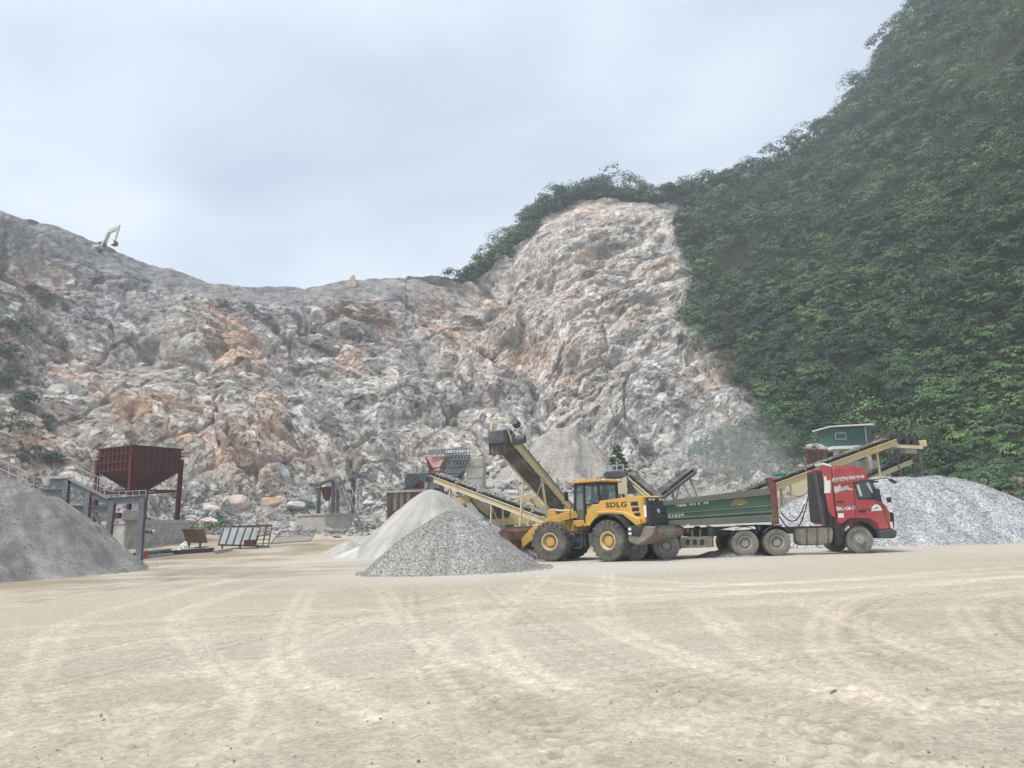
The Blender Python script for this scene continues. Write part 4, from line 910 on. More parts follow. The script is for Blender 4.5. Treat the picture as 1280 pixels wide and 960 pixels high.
TP(MB().prism([T(*q) for q in ((1091.5, 611), (1096, 611), (1098.5, 623), (1099.5, 627), (1093, 627), (1091.5, 620))], YN - .22, YN - .13).bar((T(1095, 622)[0], YN - .2, T(1095, 622)[1]), (T(1102, 621)[0], YN + .03, T(1102, 621)[1]), .03, .03), 'side_mirror', M_BLACK, bevel=.02)
TP(MB().box(((T(1030, 660)[0] + T(895, 660)[0]) / 2, YN + .85, .95), (T(1100, 660)[0] - T(905, 660)[0], .1, .26)).box(((T(1030, 660)[0] + T(895, 660)[0]) / 2, YF - .85, .95), (T(1100, 660)[0] - T(905, 660)[0], .1, .26)), 'chassis_rail', M_DARK)
TP(MB().box((ax[1] - .6, (YN + YF) / 2, 1.14), (1.0, .9, .12)).box((ax[0], (YN + YF) / 2, .6), (.2, 1.9, .2)).box((ax[1], (YN + YF) / 2, .55), (.25, 1.9, .3)).box((ax[2], (YN + YF) / 2, .55), (.25, 1.9, .3)), 'fifth_wheel', M_DARK, bevel=.02)
tk = TP(MB().prism([T(*q) for q in ((998, 661.5), (1041, 659.5), (1043, 663), (1042, 678), (1034, 681), (1002, 682), (999, 678))], YN + .05, YN + .65), 'fuel_tank', M_MUD, bevel=.05, seg=2)
for pxx in (1009, 1022, 1036): TP(MB().prism([T(pxx - .8, 660), T(pxx + .8, 660), T(pxx + .8, 682.5), T(pxx - .8, 682.5)], YN + .035, YN + .06), 'tank_strap', M_DARK, tk)
TP(MB().prism([T(*q) for q in ((1035.5, 586), (1042, 585), (1043, 612), (1048, 655), (1046, 662), (1040, 662), (1037, 612))], YN + .14, YN + .6), 'cab_rear_stack', M_BLACK, bevel=.03)
TP(MB().prism([T(*q) for q in ((1038.6, 586), (1040.5, 586), (1041.5, 612), (1046, 653), (1043.5, 653), (1039.6, 612))], YN + .13, YF - .06), 'cab_rear_panel', M_BLACK)
TP(MB().tube((T(1022, 585)[0], YN + .28, T(1022, 587)[1]), (T(1026, 585)[0], YN + .28, 1.1), .08, n=12), 'exhaust_stack', M_DARK)
TP(MB().prism([T(*q) for q in ((1043, 655), (1054, 655), (1058, 664), (1054, 680), (1049, 682), (1046, 668))], YN + .04, YN + .4), 'cab_step', M_BLACK, bevel=.02)
def hose(px0, py0, px1, py1, sag, y, n=10):
    p0, p1 = Vector((T(px0, py0)[0], y, T(px0, py0)[1])), Vector((T(px1, py1)[0], y, T(px1, py1)[1]))
    return [p0.lerp(p1, t) - Vector((0, 0, sag * 4 * t * (1 - t))) for t in np.linspace(0, 1, n)]
for a_ in ((980, 645, 1016, 622, .85, YN + .5), (984, 640, 1014, 630, .5, YN + .7), (1030, 610, 1040, 655, -.1, YN + .3)): TP(MB().chain(hose(*a_), .025), 'air_hose', M_BLACK)
mg = MB()
for a_ in ax[1:]:
    pts = [(a_ + .60 * math.cos(t), .56 + .58 * math.sin(t)) for t in np.linspace(math.radians(35), math.radians(145), 8)]
    for (a0, b0), (a1, b1_) in zip(pts, pts[1:]): mg.hexa([(a0, YN, b0), (a1, YN, b1_), (a1, YN + .65, b1_), (a0, YN + .65, b0)], [(a0, YN, b0 + .03), (a1, YN, b1_ + .03), (a1, YN + .65, b1_ + .03), (a0, YN + .65, b0 + .03)])
TP(mg, 'mudguard', M_DARK)

# ------------------------------------------------------------------ green tipper trailer
YB0, YB1 = YN - .02, YF + .02
groot = thing('tipper_trailer', 'dusty green tipper trailer behind the red cab', 'trailer', (T(833, 690)[0], (YN + YF) / 2, 0))
def GP(mb, name, m, parent=None, bevel=0, smooth=False, seg=1): return mb.part(groot, name, m, parent, bevel, smooth, seg)
LT = lambda px: 626.0 + (832 - px) * (16.0 / 134)        # top edge of the side
LB = lambda px: 657.5 + (850 - px) * (5.0 / 115)         # bottom edge
PXR, PXF = 776, 966
side = [T(PXR, LB(PXR) - 1), T(PXR - 3, LT(PXR)), T(964, LT(964)), T(969, LB(969))]
near = GP(MB().prism(side, YB0 + .06, YB0 + .12), 'side_panel', M_GREEN)
GP(MB().prism(side, YB1 - .12, YB1 - .06), 'side_panel', M_GREEN)
fz = T(900, LB(900))[1]
GP(MB().hexa([(side[0][0], YB0 + .1, side[0][1]), (side[3][0], YB0 + .1, side[3][1]), (side[3][0], YB1 - .1, side[3][1]), (side[0][0], YB1 - .1, side[0][1])], [(side[0][0], YB0 + .1, side[0][1] + .08), (side[3][0], YB0 + .1, side[3][1] + .08), (side[3][0], YB1 - .1, side[3][1] + .08), (side[0][0], YB1 - .1, side[0][1] + .08)]), 'floor', M_GREEN2)
GP(MB().hexa([(side[3][0] - .06, YB0 + .12, side[3][1]), (side[3][0], YB0 + .12, side[3][1]), (side[3][0], YB1 - .12, side[3][1]), (side[3][0] - .06, YB1 - .12, side[3][1])], [(side[2][0] - .06, YB0 + .12, side[2][1]), (side[2][0], YB0 + .12, side[2][1]), (side[2][0], YB1 - .12, side[2][1]), (side[2][0] - .06, YB1 - .12, side[2][1])]), 'front_wall', M_GREEN)
GP(MB().box((side[0][0] - .06, (YB0 + YB1) / 2, (side[0][1] + side[1][1]) / 2), (.07, YB1 - YB0 - .1, side[1][1] - side[0][1])), 'tailgate', M_GREEN)
def strip(f0, f1, y0, y1, name, m, pa=PXR, pb=967, bev=.012):
    g = lambda px, f: LT(px) + (LB(px) - LT(px)) * f
    return GP(MB().prism([T(pa, g(pa, f1)), T(pa, g(pa, f0)), T(pb, g(pb, f0)), T(pb, g(pb, f1))], y0, y1), name, m, near, bevel=bev)
strip(-.02, .19, YB0 - .02, YB0 + .10, 'top_rail', M_GREEN2)
strip(.50, .535, YB0 + .0, YB0 + .08, 'rib', M_GREEN2); strip(.535, .66, YB0 + .03, YB0 + .08, 'rib', M_GREEN); strip(.66, .72, YB0 - .02, YB0 + .08, 'rib', M_GREEN2)
strip(.78, 1.0, YB0 - .02, YB0 + .09, 'bottom_rail', M_GREEN2)
for pxx in (858, 893, 906): decal([(pxx, LB(pxx) - 1.2), (pxx + 4, LB(pxx + 4) - 1.2), (pxx + 4, LB(pxx + 4) - .2), (pxx, LB(pxx) - .2)], 'side_marker', M_WHITE if pxx < 870 else M_REDL, groot, near, YB0 - .022, .012)
GP(MB().prism([T(*q) for q in ((957, 597), (965, 597), (968, 612), (974, 655), (966, 656), (962, 612))], YB0 - .04, YB0 + .16), 'front_post', M_RUST, near, bevel=.02)
GP(MB().tube((T(974, 602)[0], (YB0 + YB1) / 2 - .6, T(974, 602)[1]), (T(978, 655)[0], (YB0 + YB1) / 2 - .6, T(978, 655)[1]), .10, n=12), 'hoist_cylinder', M_REDL)
tp = MB(); 
for k in range(7):
    tp.box((T(972 + k * 1.3, 592)[0], YB0 + .05 + .05 * (k % 3), T(972, 592.5 + (k % 2))[1]), (.16, .5, .07), rot=Matrix.Rotation(.4 * (k % 3 - 1), 4, 'Y'))
GP(tp, 'folded_tarpaulin', M_PLAST, bevel=.02)
sl_t = slope((845, LT(845)), (890, LT(890)))
x, z = T(866.5, 634.8); text_part('29R-013.26', .34, M_WHITE, near, Matrix.Translation(-groot.location) @ face_y(x, YB0 + .052, z, sl_t), clip=.105, bold=.012, fit=1.32)
x, z = T(845.3, 646.4); text_part('01834', .20, M_GALV, near, Matrix.Translation(-groot.location) @ face_y(x, YB0 + .022, z, sl_t), bold=.004, fit=.62)
em = MB(); ex, ez = T(925, 632.2)
for r0, r1, a0, a1 in ((.27, .31, .1, 3.05), (.17, .215, .35, 2.8), (.06, .11, .2, 2.9)):
    n = 10; q = [(ex + r1 * math.cos(t), ez + r1 * math.sin(t) * .85) for t in np.linspace(a0, a1, n)] + [(ex + r0 * math.cos(t), ez + r0 * math.sin(t) * .85) for t in np.linspace(a1, a0, n)]
    for i in range(n - 1): em.prism([q[i], q[i + 1], q[2 * n - 2 - i], q[2 * n - 1 - i]], YB0 + .052, YB0 + .066)
GP(em, 'arched_emblem', M_ORANGE, near)
for pxx in range(786, 960, 24):
    (x0, z0), (x1, z1) = T(pxx, LT(pxx) + 6), T(pxx, LB(pxx) - 7); GP(MB().bar((x0, YB1 - .02, z0), (x1, YB1 - .02, z1), .1, .08, up=(0, 1, 0)), 'side_post', M_GREEN)
for yy in (YN + .75, YF - .75): GP(MB().bar((T(778, 662)[0], yy, 1.02), (T(985, 660)[0], yy, 1.06), .12, .24), 'chassis_beam', M_DARK)
for pxx in (800, 830, 860, 890, 950): GP(MB().bar((T(pxx, 660)[0], YN + .1, 1.08), (T(pxx, 660)[0], YF - .1, 1.08), .1, .16), 'cross_member', M_DARK)
GP(MB().box((T(870, 676)[0], YN + .12, .62), (T(893, 676)[0] - T(851, 676)[0], .06, .42)), 'side_guard', M_MUD)
for pxx in (857, 866, 875): decal([(pxx, 674.5), (pxx + 5, 674.3), (pxx + 5, 681), (pxx, 681.2)], 'painted_opening', M_BLK, groot, groot, YN + .085, .006)  # black plates paint the dark of openings; the guard behind is solid
for pxx in (866, 876): GP(MB().bar((T(pxx, 668)[0], YN + .15, .8), (T(pxx, 660)[0], YN + .15, 1.1), .05, .05), 'guard_stay', M_MUD)
for yy in (YN + .25, YF - .25): GP(MB().prism([T(*q) for q in ((885, 658), (892, 658), (894, 684), (889, 684))], yy - .08, yy + .08), 'landing_leg', M_DARK)
GP(MB().prism([T(*q) for q in ((902, 662), (917, 658.5), (943, 658), (945, 661), (918, 663))], YN + .0, YN + .5), 'pale_guard_sheet', M_SHEET)
for pxx in (833, 793):
    for yy, rz in ((YN + .17, 0), (YN + .52, 0), (YF - .17, math.pi), (YF - .52, math.pi)): put_wheel(TW, groot, wl(groot, T(pxx, 679)[0], yy, .52), rz)
    GP(MB().box((T(pxx, 679)[0], (YN + YF) / 2, .55), (.18, 2.0, .18)).box((T(pxx, 679)[0], YN + .8, .78), (.8, .09, .12)).box((T(pxx, 679)[0], YF - .8, .78), (.8, .09, .12)), 'axle', M_DARK)
GP(MB().box((T(853, 672)[0] - .1, YN + .3, .62), (.04, .5, .5)), 'mud_flap', M_BLACK)

# ------------------------------------------------------------------ excavators
def excavator(label, loc, rz, boom, scale=1.0, yel=M_YEL2, body_rz=0.0):
    r = thing('excavator', label, 'excavator', loc, rz, None); r.scale = (scale,) * 3
    def EP(mb, name, m, parent=None, bevel=0, **k): return mb.part(r, name, m, parent, bevel, world=False, **k)
    for sd in (1, -1):
        tr = EP(MB().prism([(-1.9, .25), (-1.6, .02), (1.6, .02), (1.9, .25), (1.95, .5), (1.6, .82), (-1.6, .82), (-1.95, .5)], sd * .85, sd * 1.4), 'crawler_track', M_DARK, bevel=.04)
        for k in range(6): EP(MB().lathe([(0, 0), (.2, 0), (.2, .05), (0, .06)], (-1.5 + .6 * k, sd * 1.4, .35), (0, sd, 0), 12), 'track_roller', M_DARK, tr)
    EP(MB().tube((0, 0, .7), (0, 0, 1.05), .7, n=20).box((0, 0, .5), (1.6, 1.8, .35)), 'undercarriage', M_DARK)
    EP(MB().prism([(-2.2, 1.05), (-2.3, 1.4), (-2.15, 2.0), (-.6, 2.1), (-.55, 1.75), (1.2, 1.6), (1.3, 1.05)], -1.3, 1.3), 'body', yel, bevel=.07, seg=2)
    EP(MB().prism([(-2.32, 1.1), (-2.55, 1.35), (-2.4, 1.85), (-2.1, 1.95), (-2.1, 1.1)], -1.25, 1.25), 'counterweight', yel, bevel=.06)
    c = EP(MB().prism([(-.5, 1.2), (-.5, 2.85), (-.3, 2.95), (.85, 2.95), (1.15, 2.2), (1.2, 1.2)], .35, 1.28), 'cab', M_DARK, bevel=.05)
    EP(MB().prism([(-.35, 1.8), (-.35, 2.75), (.75, 2.8), (1.0, 2.2), (1.0, 1.8)], 1.27, 1.30), 'side_window', M_GLASSD, c)
    EP(MB().prism([(-.35, 1.8), (-.35, 2.75), (.75, 2.8), (1.0, 2.2), (1.0, 1.8)], .33, .36), 'side_window', M_GLASSD, c)
    B0 = Vector((.9, 0, 1.7)); pts = [Vector((x, 0, z)) for x, z in boom]
    b_ = MB(); w0 = [.35, .75, .5]; chain_ = [B0, pts[0], pts[1]]
    n = [Vector((0, 0, 1)), Vector((-.3, 0, 1)).normalized(), Vector((.2, 0, 1)).normalized()]
    for i in range(2):
        d = (chain_[i + 1] - chain_[i]).normalized(); q = Vector((-d.z, 0, d.x))
        a0, a1 = w0[i] / 2, w0[i + 1] / 2
        b_.hexa([chain_[i] + q * a0 + Vector((0, -.2, 0)), chain_[i] - q * a0 + Vector((0, -.2, 0)), chain_[i] - q * a0 + Vector((0, .2, 0)), chain_[i] + q * a0 + Vector((0, .2, 0))],
                [chain_[i + 1] + q * a1 + Vector((0, -.2, 0)), chain_[i + 1] - q * a1 + Vector((0, -.2, 0)), chain_[i + 1] - q * a1 + Vector((0, .2, 0)), chain_[i + 1] + q * a1 + Vector((0, .2, 0))])
    bo = EP(b_, 'boom', yel, bevel=.04)
    EP(MB().prism([(pts[1].x - .28, pts[1].z + .35), (pts[1].x + .28, pts[1].z + .45), (pts[2].x + .14, pts[2].z), (pts[2].x - .16, pts[2].z)], -.16, .16), 'stick', yel, bevel=.03)
    for sd in (.28, -.28): EP(MB().tube((1.15, sd, 1.5), ((B0.x + pts[0].x) / 2 + .3, sd, (B0.z + pts[0].z) / 2 - .25), .08).tube(((B0.x + pts[0].x) / 2 + .3, sd, (B0.z + pts[0].z) / 2 - .25), (pts[0].x, sd, pts[0].z - .1), .05), 'boom_cylinder', M_DARK)
    EP(MB().tube((pts[0].x + .1, 0, pts[0].z + .5), ((pts[0].x + pts[1].x) / 2 + .2, 0, (pts[0].z + pts[1].z) / 2 + .5), .08).tube(((pts[0].x + pts[1].x) / 2 + .2, 0, (pts[0].z + pts[1].z) / 2 + .5), (pts[1].x + .2, 0, pts[1].z + .4), .05), 'stick_cylinder', M_SILV)
    q = pts[2]; pr = [(q.x - .1, q.z + .1), (q.x + .35, q.z - .15), (q.x + .45, q.z - .7), (q.x + .1, q.z - 1.05), (q.x - .55, q.z - 1.0), (q.x - .65, q.z - .9), (q.x, q.z - .75), (q.x + .15, q.z - .4)]
    EP(MB().prism(pr, -.5, .5), 'bucket', M_RUST, bevel=.03)
    return r
p = P(632, 652, 50); excavator('small yellow excavator with raised folded boom behind the sand heap', (p.x, p.y, float(gz(p.x, p.y)) + .3), math.pi - .15, [(2.9, 3.4), (4.6, 3.0), (5.1, 1.6)], .80)
p = P(700, 648, 56); excavator('yellow excavator behind the tall conveyor, boom level', (p.x, p.y, float(gz(p.x, p.y))), math.pi + .05, [(2.5, 3.2), (4.5, 2.9), (5.2, 1.7)], .85)
M_PALEX = mat('bleached_cream', (.62, .60, .53), .7, 0, .1, 2, .3)
hp, _ = hit(116, 309)
excavator('pale excavator working on the skyline of the left ridge', (hp.x, hp.y + 1.5, hp.z - .9), math.radians(-12), [(2.6, 4.6), (4.7, 5.3), (4.0, 2.5)], .92, M_PALEX)
# ------------------------------------------------------------------ conveyors
def conveyor(label, tail, head, width, ch_m, depth=.32, legs=(), pulley=.22, roll_step=1.4, rail=False, under=True, motor=True, load=None, walk=False):
    tail, head = Vector(tail), Vector(head); g = float(gz(tail.x, tail.y))
    r = thing('belt_conveyor', label, 'conveyor', (tail.x, tail.y, g))
    def CP(mb, name, m, parent=None, bevel=0, smooth=False): return mb.part(r, name, m, parent, bevel, smooth)
    d = (head - tail).normalized(); a = d.cross(Vector((0, 0, 1))).normalized(); u = a.cross(d); L = (head - tail).length
    for s in (1, -1):
        c = CP(MB().bar(tail + a * s * width / 2, head + a * s * width / 2, .06, depth, up=u), 'side_channel', ch_m)
        e = a * s * (width / 2 + .04)
        CP(MB().bar(tail + e + u * depth / 2, head + e + u * depth / 2, .14, .03, up=u).bar(tail + e - u * depth / 2, head + e - u * depth / 2, .14, .03, up=u), 'channel_flange', ch_m, c)
    bl = MB(); w2 = width / 2
    for (o0, z0), (o1, z1) in zip([(-w2, .20), (-w2 * .5, .06), (w2 * .5, .06)], [(-w2 * .5, .06), (w2 * .5, .06), (w2, .20)]):
        bl.hexa([tail + a * o0 + u * (depth / 2 + z0), tail + a * o1 + u * (depth / 2 + z1), head + a * o1 + u * (depth / 2 + z1), head + a * o0 + u * (depth / 2 + z0)],
                [tail + a * o0 + u * (depth / 2 + z0 + .03), tail + a * o1 + u * (depth / 2 + z1 + .03), head + a * o1 + u * (depth / 2 + z1 + .03), head + a * o0 + u * (depth / 2 + z0 + .03)])
    CP(bl, 'belt', M_BELT)
    if under: CP(MB().bar(tail - u * (depth / 2 + .04), head - u * (depth / 2 + .04), width * .86, .03, up=u), 'return_belt', M_BELT)
    n = max(3, int(L / roll_step))
    for k in range(n):
        q = tail + d * (L * (k + .5) / n)
        CP(MB().tube(q - a * w2 * .95 + u * (depth / 2 + .02), q + a * w2 * .95 + u * (depth / 2 + .02), .05, n=8).bar(q - a * w2 * 1.15 + u * (depth / 2 + .1), q - a * w2 * 1.15 + u * (depth / 2 + .30), .05, .06), 'idler_roller', M_DARK)
        CP(MB().bar(q - a * w2 - u * depth * .5, q + a * w2 - u * depth * .5, .07, .07, up=u), 'cross_member', ch_m)
    for q, nm in ((head, 'head_pulley'), (tail, 'tail_pulley')): CP(MB().tube(q - a * w2 * 1.05, q + a * w2 * 1.05, pulley, n=18), nm, M_BLACK, smooth=True)
    if motor:
        mtr = CP(MB().tube(head - d * .3 - a * (w2 + .1), head - d * .3 - a * (w2 + .65), .20, n=14).box(head - d * .3 - a * (w2 + .2) - u * .1, (.4, .4, .3)), 'drive_motor', M_DARK)
    for f, spread in legs:
        q = tail + d * L * f
        for s in (1, -1):
            t0 = q + a * s * w2 - u * depth * .5; f0 = t0 + a * s * spread; f0.z = float(gz(f0.x, f0.y)) - .05
            CP(MB().bar(t0, f0, .10, .10), 'leg', ch_m)
        lo = q - u * depth; z = (float(gz(q.x, q.y)) + lo.z) / 2
        if lo.z - z > .5:
            CP(MB().bar((q.x + a.x * (w2 + spread * .5), q.y + a.y * (w2 + spread * .5), z), (q.x - a.x * (w2 + spread * .5), q.y - a.y * (w2 + spread * .5), z), .07, .07), 'brace', ch_m)
            CP(MB().bar((q.x + a.x * (w2 + spread), q.y + a.y * (w2 + spread), float(gz(q.x, q.y)) + .1), (q.x - a.x * w2, q.y - a.y * w2, lo.z), .05, .05), 'brace', ch_m)
    if rail:
        for s in (1,):
            for k in range(n + 1):
                q = tail + d * (L * k / n) + a * s * (w2 + .45); CP(MB().bar(q, q + Vector((0, 0, 1.0)), .035, .035), 'rail_post', M_GALV)
            CP(MB().bar(tail + a * s * (w2 + .45) + Vector((0, 0, 1)), head + a * s * (w2 + .45) + Vector((0, 0, 1)), .035, .035), 'hand_rail', M_GALV)
            CP(MB().bar(tail + a * s * (w2 + .28), head + a * s * (w2 + .28), .4, .04, up=u), 'walkway', M_DARK)
    if load:
        nn = int(L * load[0]); tt = rng.uniform(.03, .97, nn); oo = rng.normal(0, .22, nn) * width; pts = np.array([tuple(tail + d * (L * t_) + a * o_ + u * (depth / 2 + .12 + .10 * rng.uniform())) for t_, o_ in zip(tt, oo)]) - np.array(r.location)
        V, F = pebbles(pts, rng.uniform(.05, load[1], nn)); tag(link('stones_on_belt', np_mesh('stones_on_belt', V, F, M_GRAV), r), None, None, None, 'stuff')
    return r, d, a, u
r1, d1, a1, u1 = conveyor('tall conveyor with cream side beam rising above the gravel heap', P(719, 655, 46), P(626, 548, 36.5), 1.05, M_CREAM, .36, legs=((.28, .3), (.62, .5)), load=(25, .10))
hd = P(626, 548, 36.5)
MB().bar(hd - a1 * .62 + u1 * .35, hd - a1 * .62 + u1 * 1.0, .08, .08).bar(hd + a1 * .62 + u1 * .35, hd + a1 * .62 + u1 * 1.0, .08, .08).bar(hd - a1 * .62 + u1 * 1.0, hd + a1 * .62 + u1 * 1.0, .08, .08).part(r1, 'head_frame', M_CREAM)
MB().hexa([hd + d1 * .10 + a1 * s * .55 + u1 * z for s, z in ((-1, -.42), (1, -.42), (1, .45), (-1, .45))], [hd + d1 * .62 + a1 * s * .42 - Vector((0, 0, 1)) * q for s, q in ((-1, .55), (1, .55), (1, -.10), (-1, -.10))]).part(r1, 'discharge_hood', M_DARK, bevel=.04)
for k in range(5): MB().box(hd + d1 * .42 + a1 * (-.4 + .2 * k) - Vector((0, 0, .72 + .05 * (k % 2))), (.17, .05, .55)).part(r1, 'rubber_flap', M_BELT)
for s in (-1, 1): MB().bar(hd + a1 * s * .60 - u1 * .2, hd + d1 * .5 + a1 * s * .5 + u1 * .35, .05, .1).part(r1, 'hood_stay', M_CREAM)
MB().box(hd - d1 * .5 + u1 * .85, (.9, .5, .30)).part(r1, 'motor_cover', M_SHEET, bevel=.03)
MB().tube(hd - d1 * .1 - a1 * .75 + u1 * .75, hd + d1 * .3 - a1 * .75 + u1 * .75, .2, n=14).part(r1, 'top_motor', M_DARK)
conveyor('low cream conveyor carrying dark stone down to the right', P(700, 656, 44), P(543, 597, 53), .9, M_CREAM, .34, legs=((.45, .2), (.80, .25)), load=(45, .16), motor=True)
conveyor('thin dark conveyor sloping up behind the trailer tail', P(808, 634, 47), P(864, 590, 51), .7, M_STEEL, .20, legs=((.85, 1.4), (.45, .3)), pulley=.12)
conveyor('pale yellow conveyor rising over the red cab to the hut', P(922, 624, 43), P(1114, 553, 48), .8, M_YEL2, .34, legs=((.28, .2), (.55, .2), (.85, .25)), load=(12, .08), roll_step=1.1)
conveyor('lower worn conveyor beneath the yellow one, beside the stone heap', P(975, 645, 44.5), P(1134, 577, 49), .7, M_CREAM, .24, legs=((.4, .2), (.8, .2)), roll_step=1.3)
conveyor('short conveyor leg sloping down behind the loader hood', P(822, 626, 44), P(789, 598, 46), .6, M_CREAM, .2, legs=((.7, .2),), pulley=.12, roll_step=1.0, motor=False)

# drive head on the far end of the yellow conveyor
p = P(1130, 556, 48.6); dh = thing('drive_station', 'black pulleys and motor at the top end of yellow conveyor', 'machinery', (p.x, p.y, float(gz(p.x, p.y))))
for dx, dz, rr in ((-.95, .45, .22), (-.4, .55, .3), (.1, .2, .24), (.45, .02, .3)): MB().tube((p.x + dx, p.y - .5, p.z + dz), (p.x + dx, p.y + .5, p.z + dz), rr, n=16).part(dh, 'pulley', M_BLACK, smooth=True)
MB().bar((p.x - 1.0, p.y - .5, p.z - .1), (p.x + .9, p.y - .5, p.z - .25), .1, .22).bar((p.x - 1.0, p.y + .5, p.z - .1), (p.x + .9, p.y + .5, p.z - .25), .1, .22).part(dh, 'bed_frame', M_CREAM)
MB().box((p.x + .35, p.y, p.z - .35), (1.0, .8, .5)).part(dh, 'gear_box', M_CONC, bevel=.05)
MB().box((p.x + 1.15, p.y, p.z + .02), (.45, .6, .42)).part(dh, 'yellow_guard', M_YEL2, bevel=.05)
for dx in (-.8, .7): MB().bar((p.x + dx, p.y - .45, p.z - .3), (p.x + dx, p.y - .45, float(gz(p.x, p.y)) - .1), .14, .14).bar((p.x + dx, p.y + .45, p.z - .3), (p.x + dx, p.y + .45, float(gz(p.x, p.y)) - .1), .14, .14).part(dh, 'support_post', M_DARK)
for dx, h in ((-1.0, .9), (-.6, .7), (-.1, .85)): MB().bar((p.x + dx, p.y - .48, p.z - .1), (p.x + dx + .1, p.y - .48, p.z + h), .06, .06).part(dh, 'bracket', M_DARK)
p = P(1128, 576, 49.5); dh2 = thing('idler_station', 'small rusty pulley frame ending the lower worn conveyor', 'machinery', (p.x, p.y, float(gz(p.x, p.y))))
for dx, dz, rr in ((-.55, .1, .14), (-.1, .22, .16), (.4, .0, .15)): MB().tube((p.x + dx, p.y - .4, p.z + dz), (p.x + dx, p.y + .4, p.z + dz), rr, n=12).part(dh2, 'pulley', M_DARK, smooth=True)
MB().bar((p.x - .8, p.y - .4, p.z - .12), (p.x + .9, p.y - .4, p.z + .1), .08, .16).part(dh2, 'frame', M_RUST)
MB().bar((p.x, p.y, p.z - .1), (p.x, p.y, float(gz(p.x, p.y)) - .1), .14, .14).part(dh2, 'support_post', M_RUST)

# ------------------------------------------------------------------ screening box behind the loader cab
p = P(790, 606, 45); sb = thing('screen_box', 'pale yellow screening chute with dark side behind loader cab', 'screening machine', (p.x, p.y, float(gz(p.x, p.y))))
q = lambda px, py, y=45: tuple(P(px, py, y))
MB().hexa([q(768, 618, 44.2), q(784, 617, 44.2), q(784, 614, 46.5), q(768, 614, 46.5)], [q(770, 601, 44.2), q(783, 595, 44.2), q(781, 595, 46.5), q(768, 600, 46.5)]).part(sb, 'chute', M_CREAM)
MB().hexa([q(784.5, 617, 44.2), q(794, 617, 44.2), q(793, 614, 46.5), q(784.5, 614, 46.5)], [q(785, 597, 44.3), q(793, 610, 44.3), q(792, 609, 46.5), q(785, 597, 46.5)]).part(sb, 'side_plate', M_BLACK)
MB().box(q(768, 594), (1.2, 1.6, .35)).part(sb, 'vibrator', M_DARK, bevel=.04)
for px in (754, 762, 771, 779): MB().bar(q(px, 593, 44.3), q(px, 581, 44.3), .05, .05).part(sb, 'rail_post', M_GALV)
for py in (581, 587): MB().bar(q(753, py + 2, 44.3), q(780, py, 44.3), .05, .05).part(sb, 'hand_rail', M_GALV)
MB().tube(q(758, 590, 45), q(766, 589, 45), .22, n=14).part(sb, 'motor', M_STEEL)
for px, y in ((757, 44.4), (778, 44.4), (757, 46.4), (778, 46.4)):
    t_ = P(px, 600, y); MB().bar(t_, (t_.x, t_.y, float(gz(t_.x, t_.y)) - .1), .14, .14).part(sb, 'leg', M_DARK)
MB().bar(q(750, 598, 44.4), q(785, 596, 44.4), .12, .18).part(sb, 'deck_beam', M_STEEL)

# dusty crusher between trailer and cab
p = P(1000, 612, 52); cr_ = thing('dusty_crusher', 'dust covered crusher seen between green trailer and red cab', 'crusher', (p.x, p.y, float(gz(p.x, p.y))))
MB().box(q(1003, 606, 52), (1.9, 1.6, 1.5)).part(cr_, 'crusher_body', M_CONC, bevel=.12, seg=2)
MB().tube(q(997, 606, 51), q(997, 606, 50.8), .75, n=24).part(cr_, 'flywheel', M_CREAM, smooth=True)
MB().box(q(1003, 595, 52), (2.4, 1.9, .22)).part(cr_, 'top_deck', M_GALV, bevel=.03)
for px in (985, 1020): MB().bar(q(px, 612, 51.4), q(px + 2, 650, 51.4), .18, .18).part(cr_, 'leg', M_CREAM)
MB().bar(q(978, 598, 51.3), q(996, 626, 51.3), .2, .2).part(cr_, 'slanted_brace', M_GALV)
MB().box(q(988, 620, 52), (1.5, 1.5, .6)).part(cr_, 'base_block', M_CONC, bevel=.05)
MB().box(q(984, 634, 52), (2.6, 2.2, 1.5)).part(cr_, 'foundation', M_CONC, bevel=.05)

# ------------------------------------------------------------------ green hut above the conveyors
Yh = 64
hb = P(1066, 557, Yh); hr = thing('control_hut', 'dark green sheet metal hut on pale concrete stilts', 'hut', (hb.x, hb.y, float(gz(hb.x, hb.y))))
ca, cb, cc_ = P(1041.5, 557, Yh), P(1089, 553.5, Yh), P(1086, 534, Yh); HX0, HX1, HZ0, HZ1 = ca.x, cb.x, hb.z, P(1066, 534, Yh).z
wl_ = MB(); wx0, wx1, wz0, wz1 = P(1044.5, 550, Yh).x, P(1057.5, 550, Yh).x, P(1050, 549, Yh).z, P(1050, 541.5, Yh).z
wl_.box(((HX0 + wx0) / 2, Yh, (HZ0 + HZ1) / 2), (wx0 - HX0, .08, HZ1 - HZ0)).box(((wx1 + HX1) / 2, Yh, (HZ0 + HZ1) / 2), (HX1 - wx1, .08, HZ1 - HZ0)).box(((wx0 + wx1) / 2, Yh, (HZ0 + wz0) / 2), (wx1 - wx0, .08, wz0 - HZ0)).box(((wx0 + wx1) / 2, Yh, (wz1 + HZ1) / 2), (wx1 - wx0, .08, HZ1 - wz1))
wl_.box((HX0 + .04, Yh + 1.5, (HZ0 + HZ1) / 2), (.08, 2.9, HZ1 - HZ0)).box((HX1 - .04, Yh + 1.5, (HZ0 + HZ1) / 2), (.08, 2.9, HZ1 - HZ0)).box(((HX0 + HX1) / 2, Yh + 3, (HZ0 + HZ1) / 2), (HX1 - HX0, .08, HZ1 - HZ0))
wall_ = wl_.part(hr, 'wall', M_HUT)
for k in range(12):
    xk = wx1 + .12 + (HX1 - wx1 - .2) * k / 11; MB().box((xk, Yh - .05, (HZ0 + HZ1) / 2), (.05, .03, HZ1 - HZ0)).part(hr, 'corrugation', M_HUT, wall_)
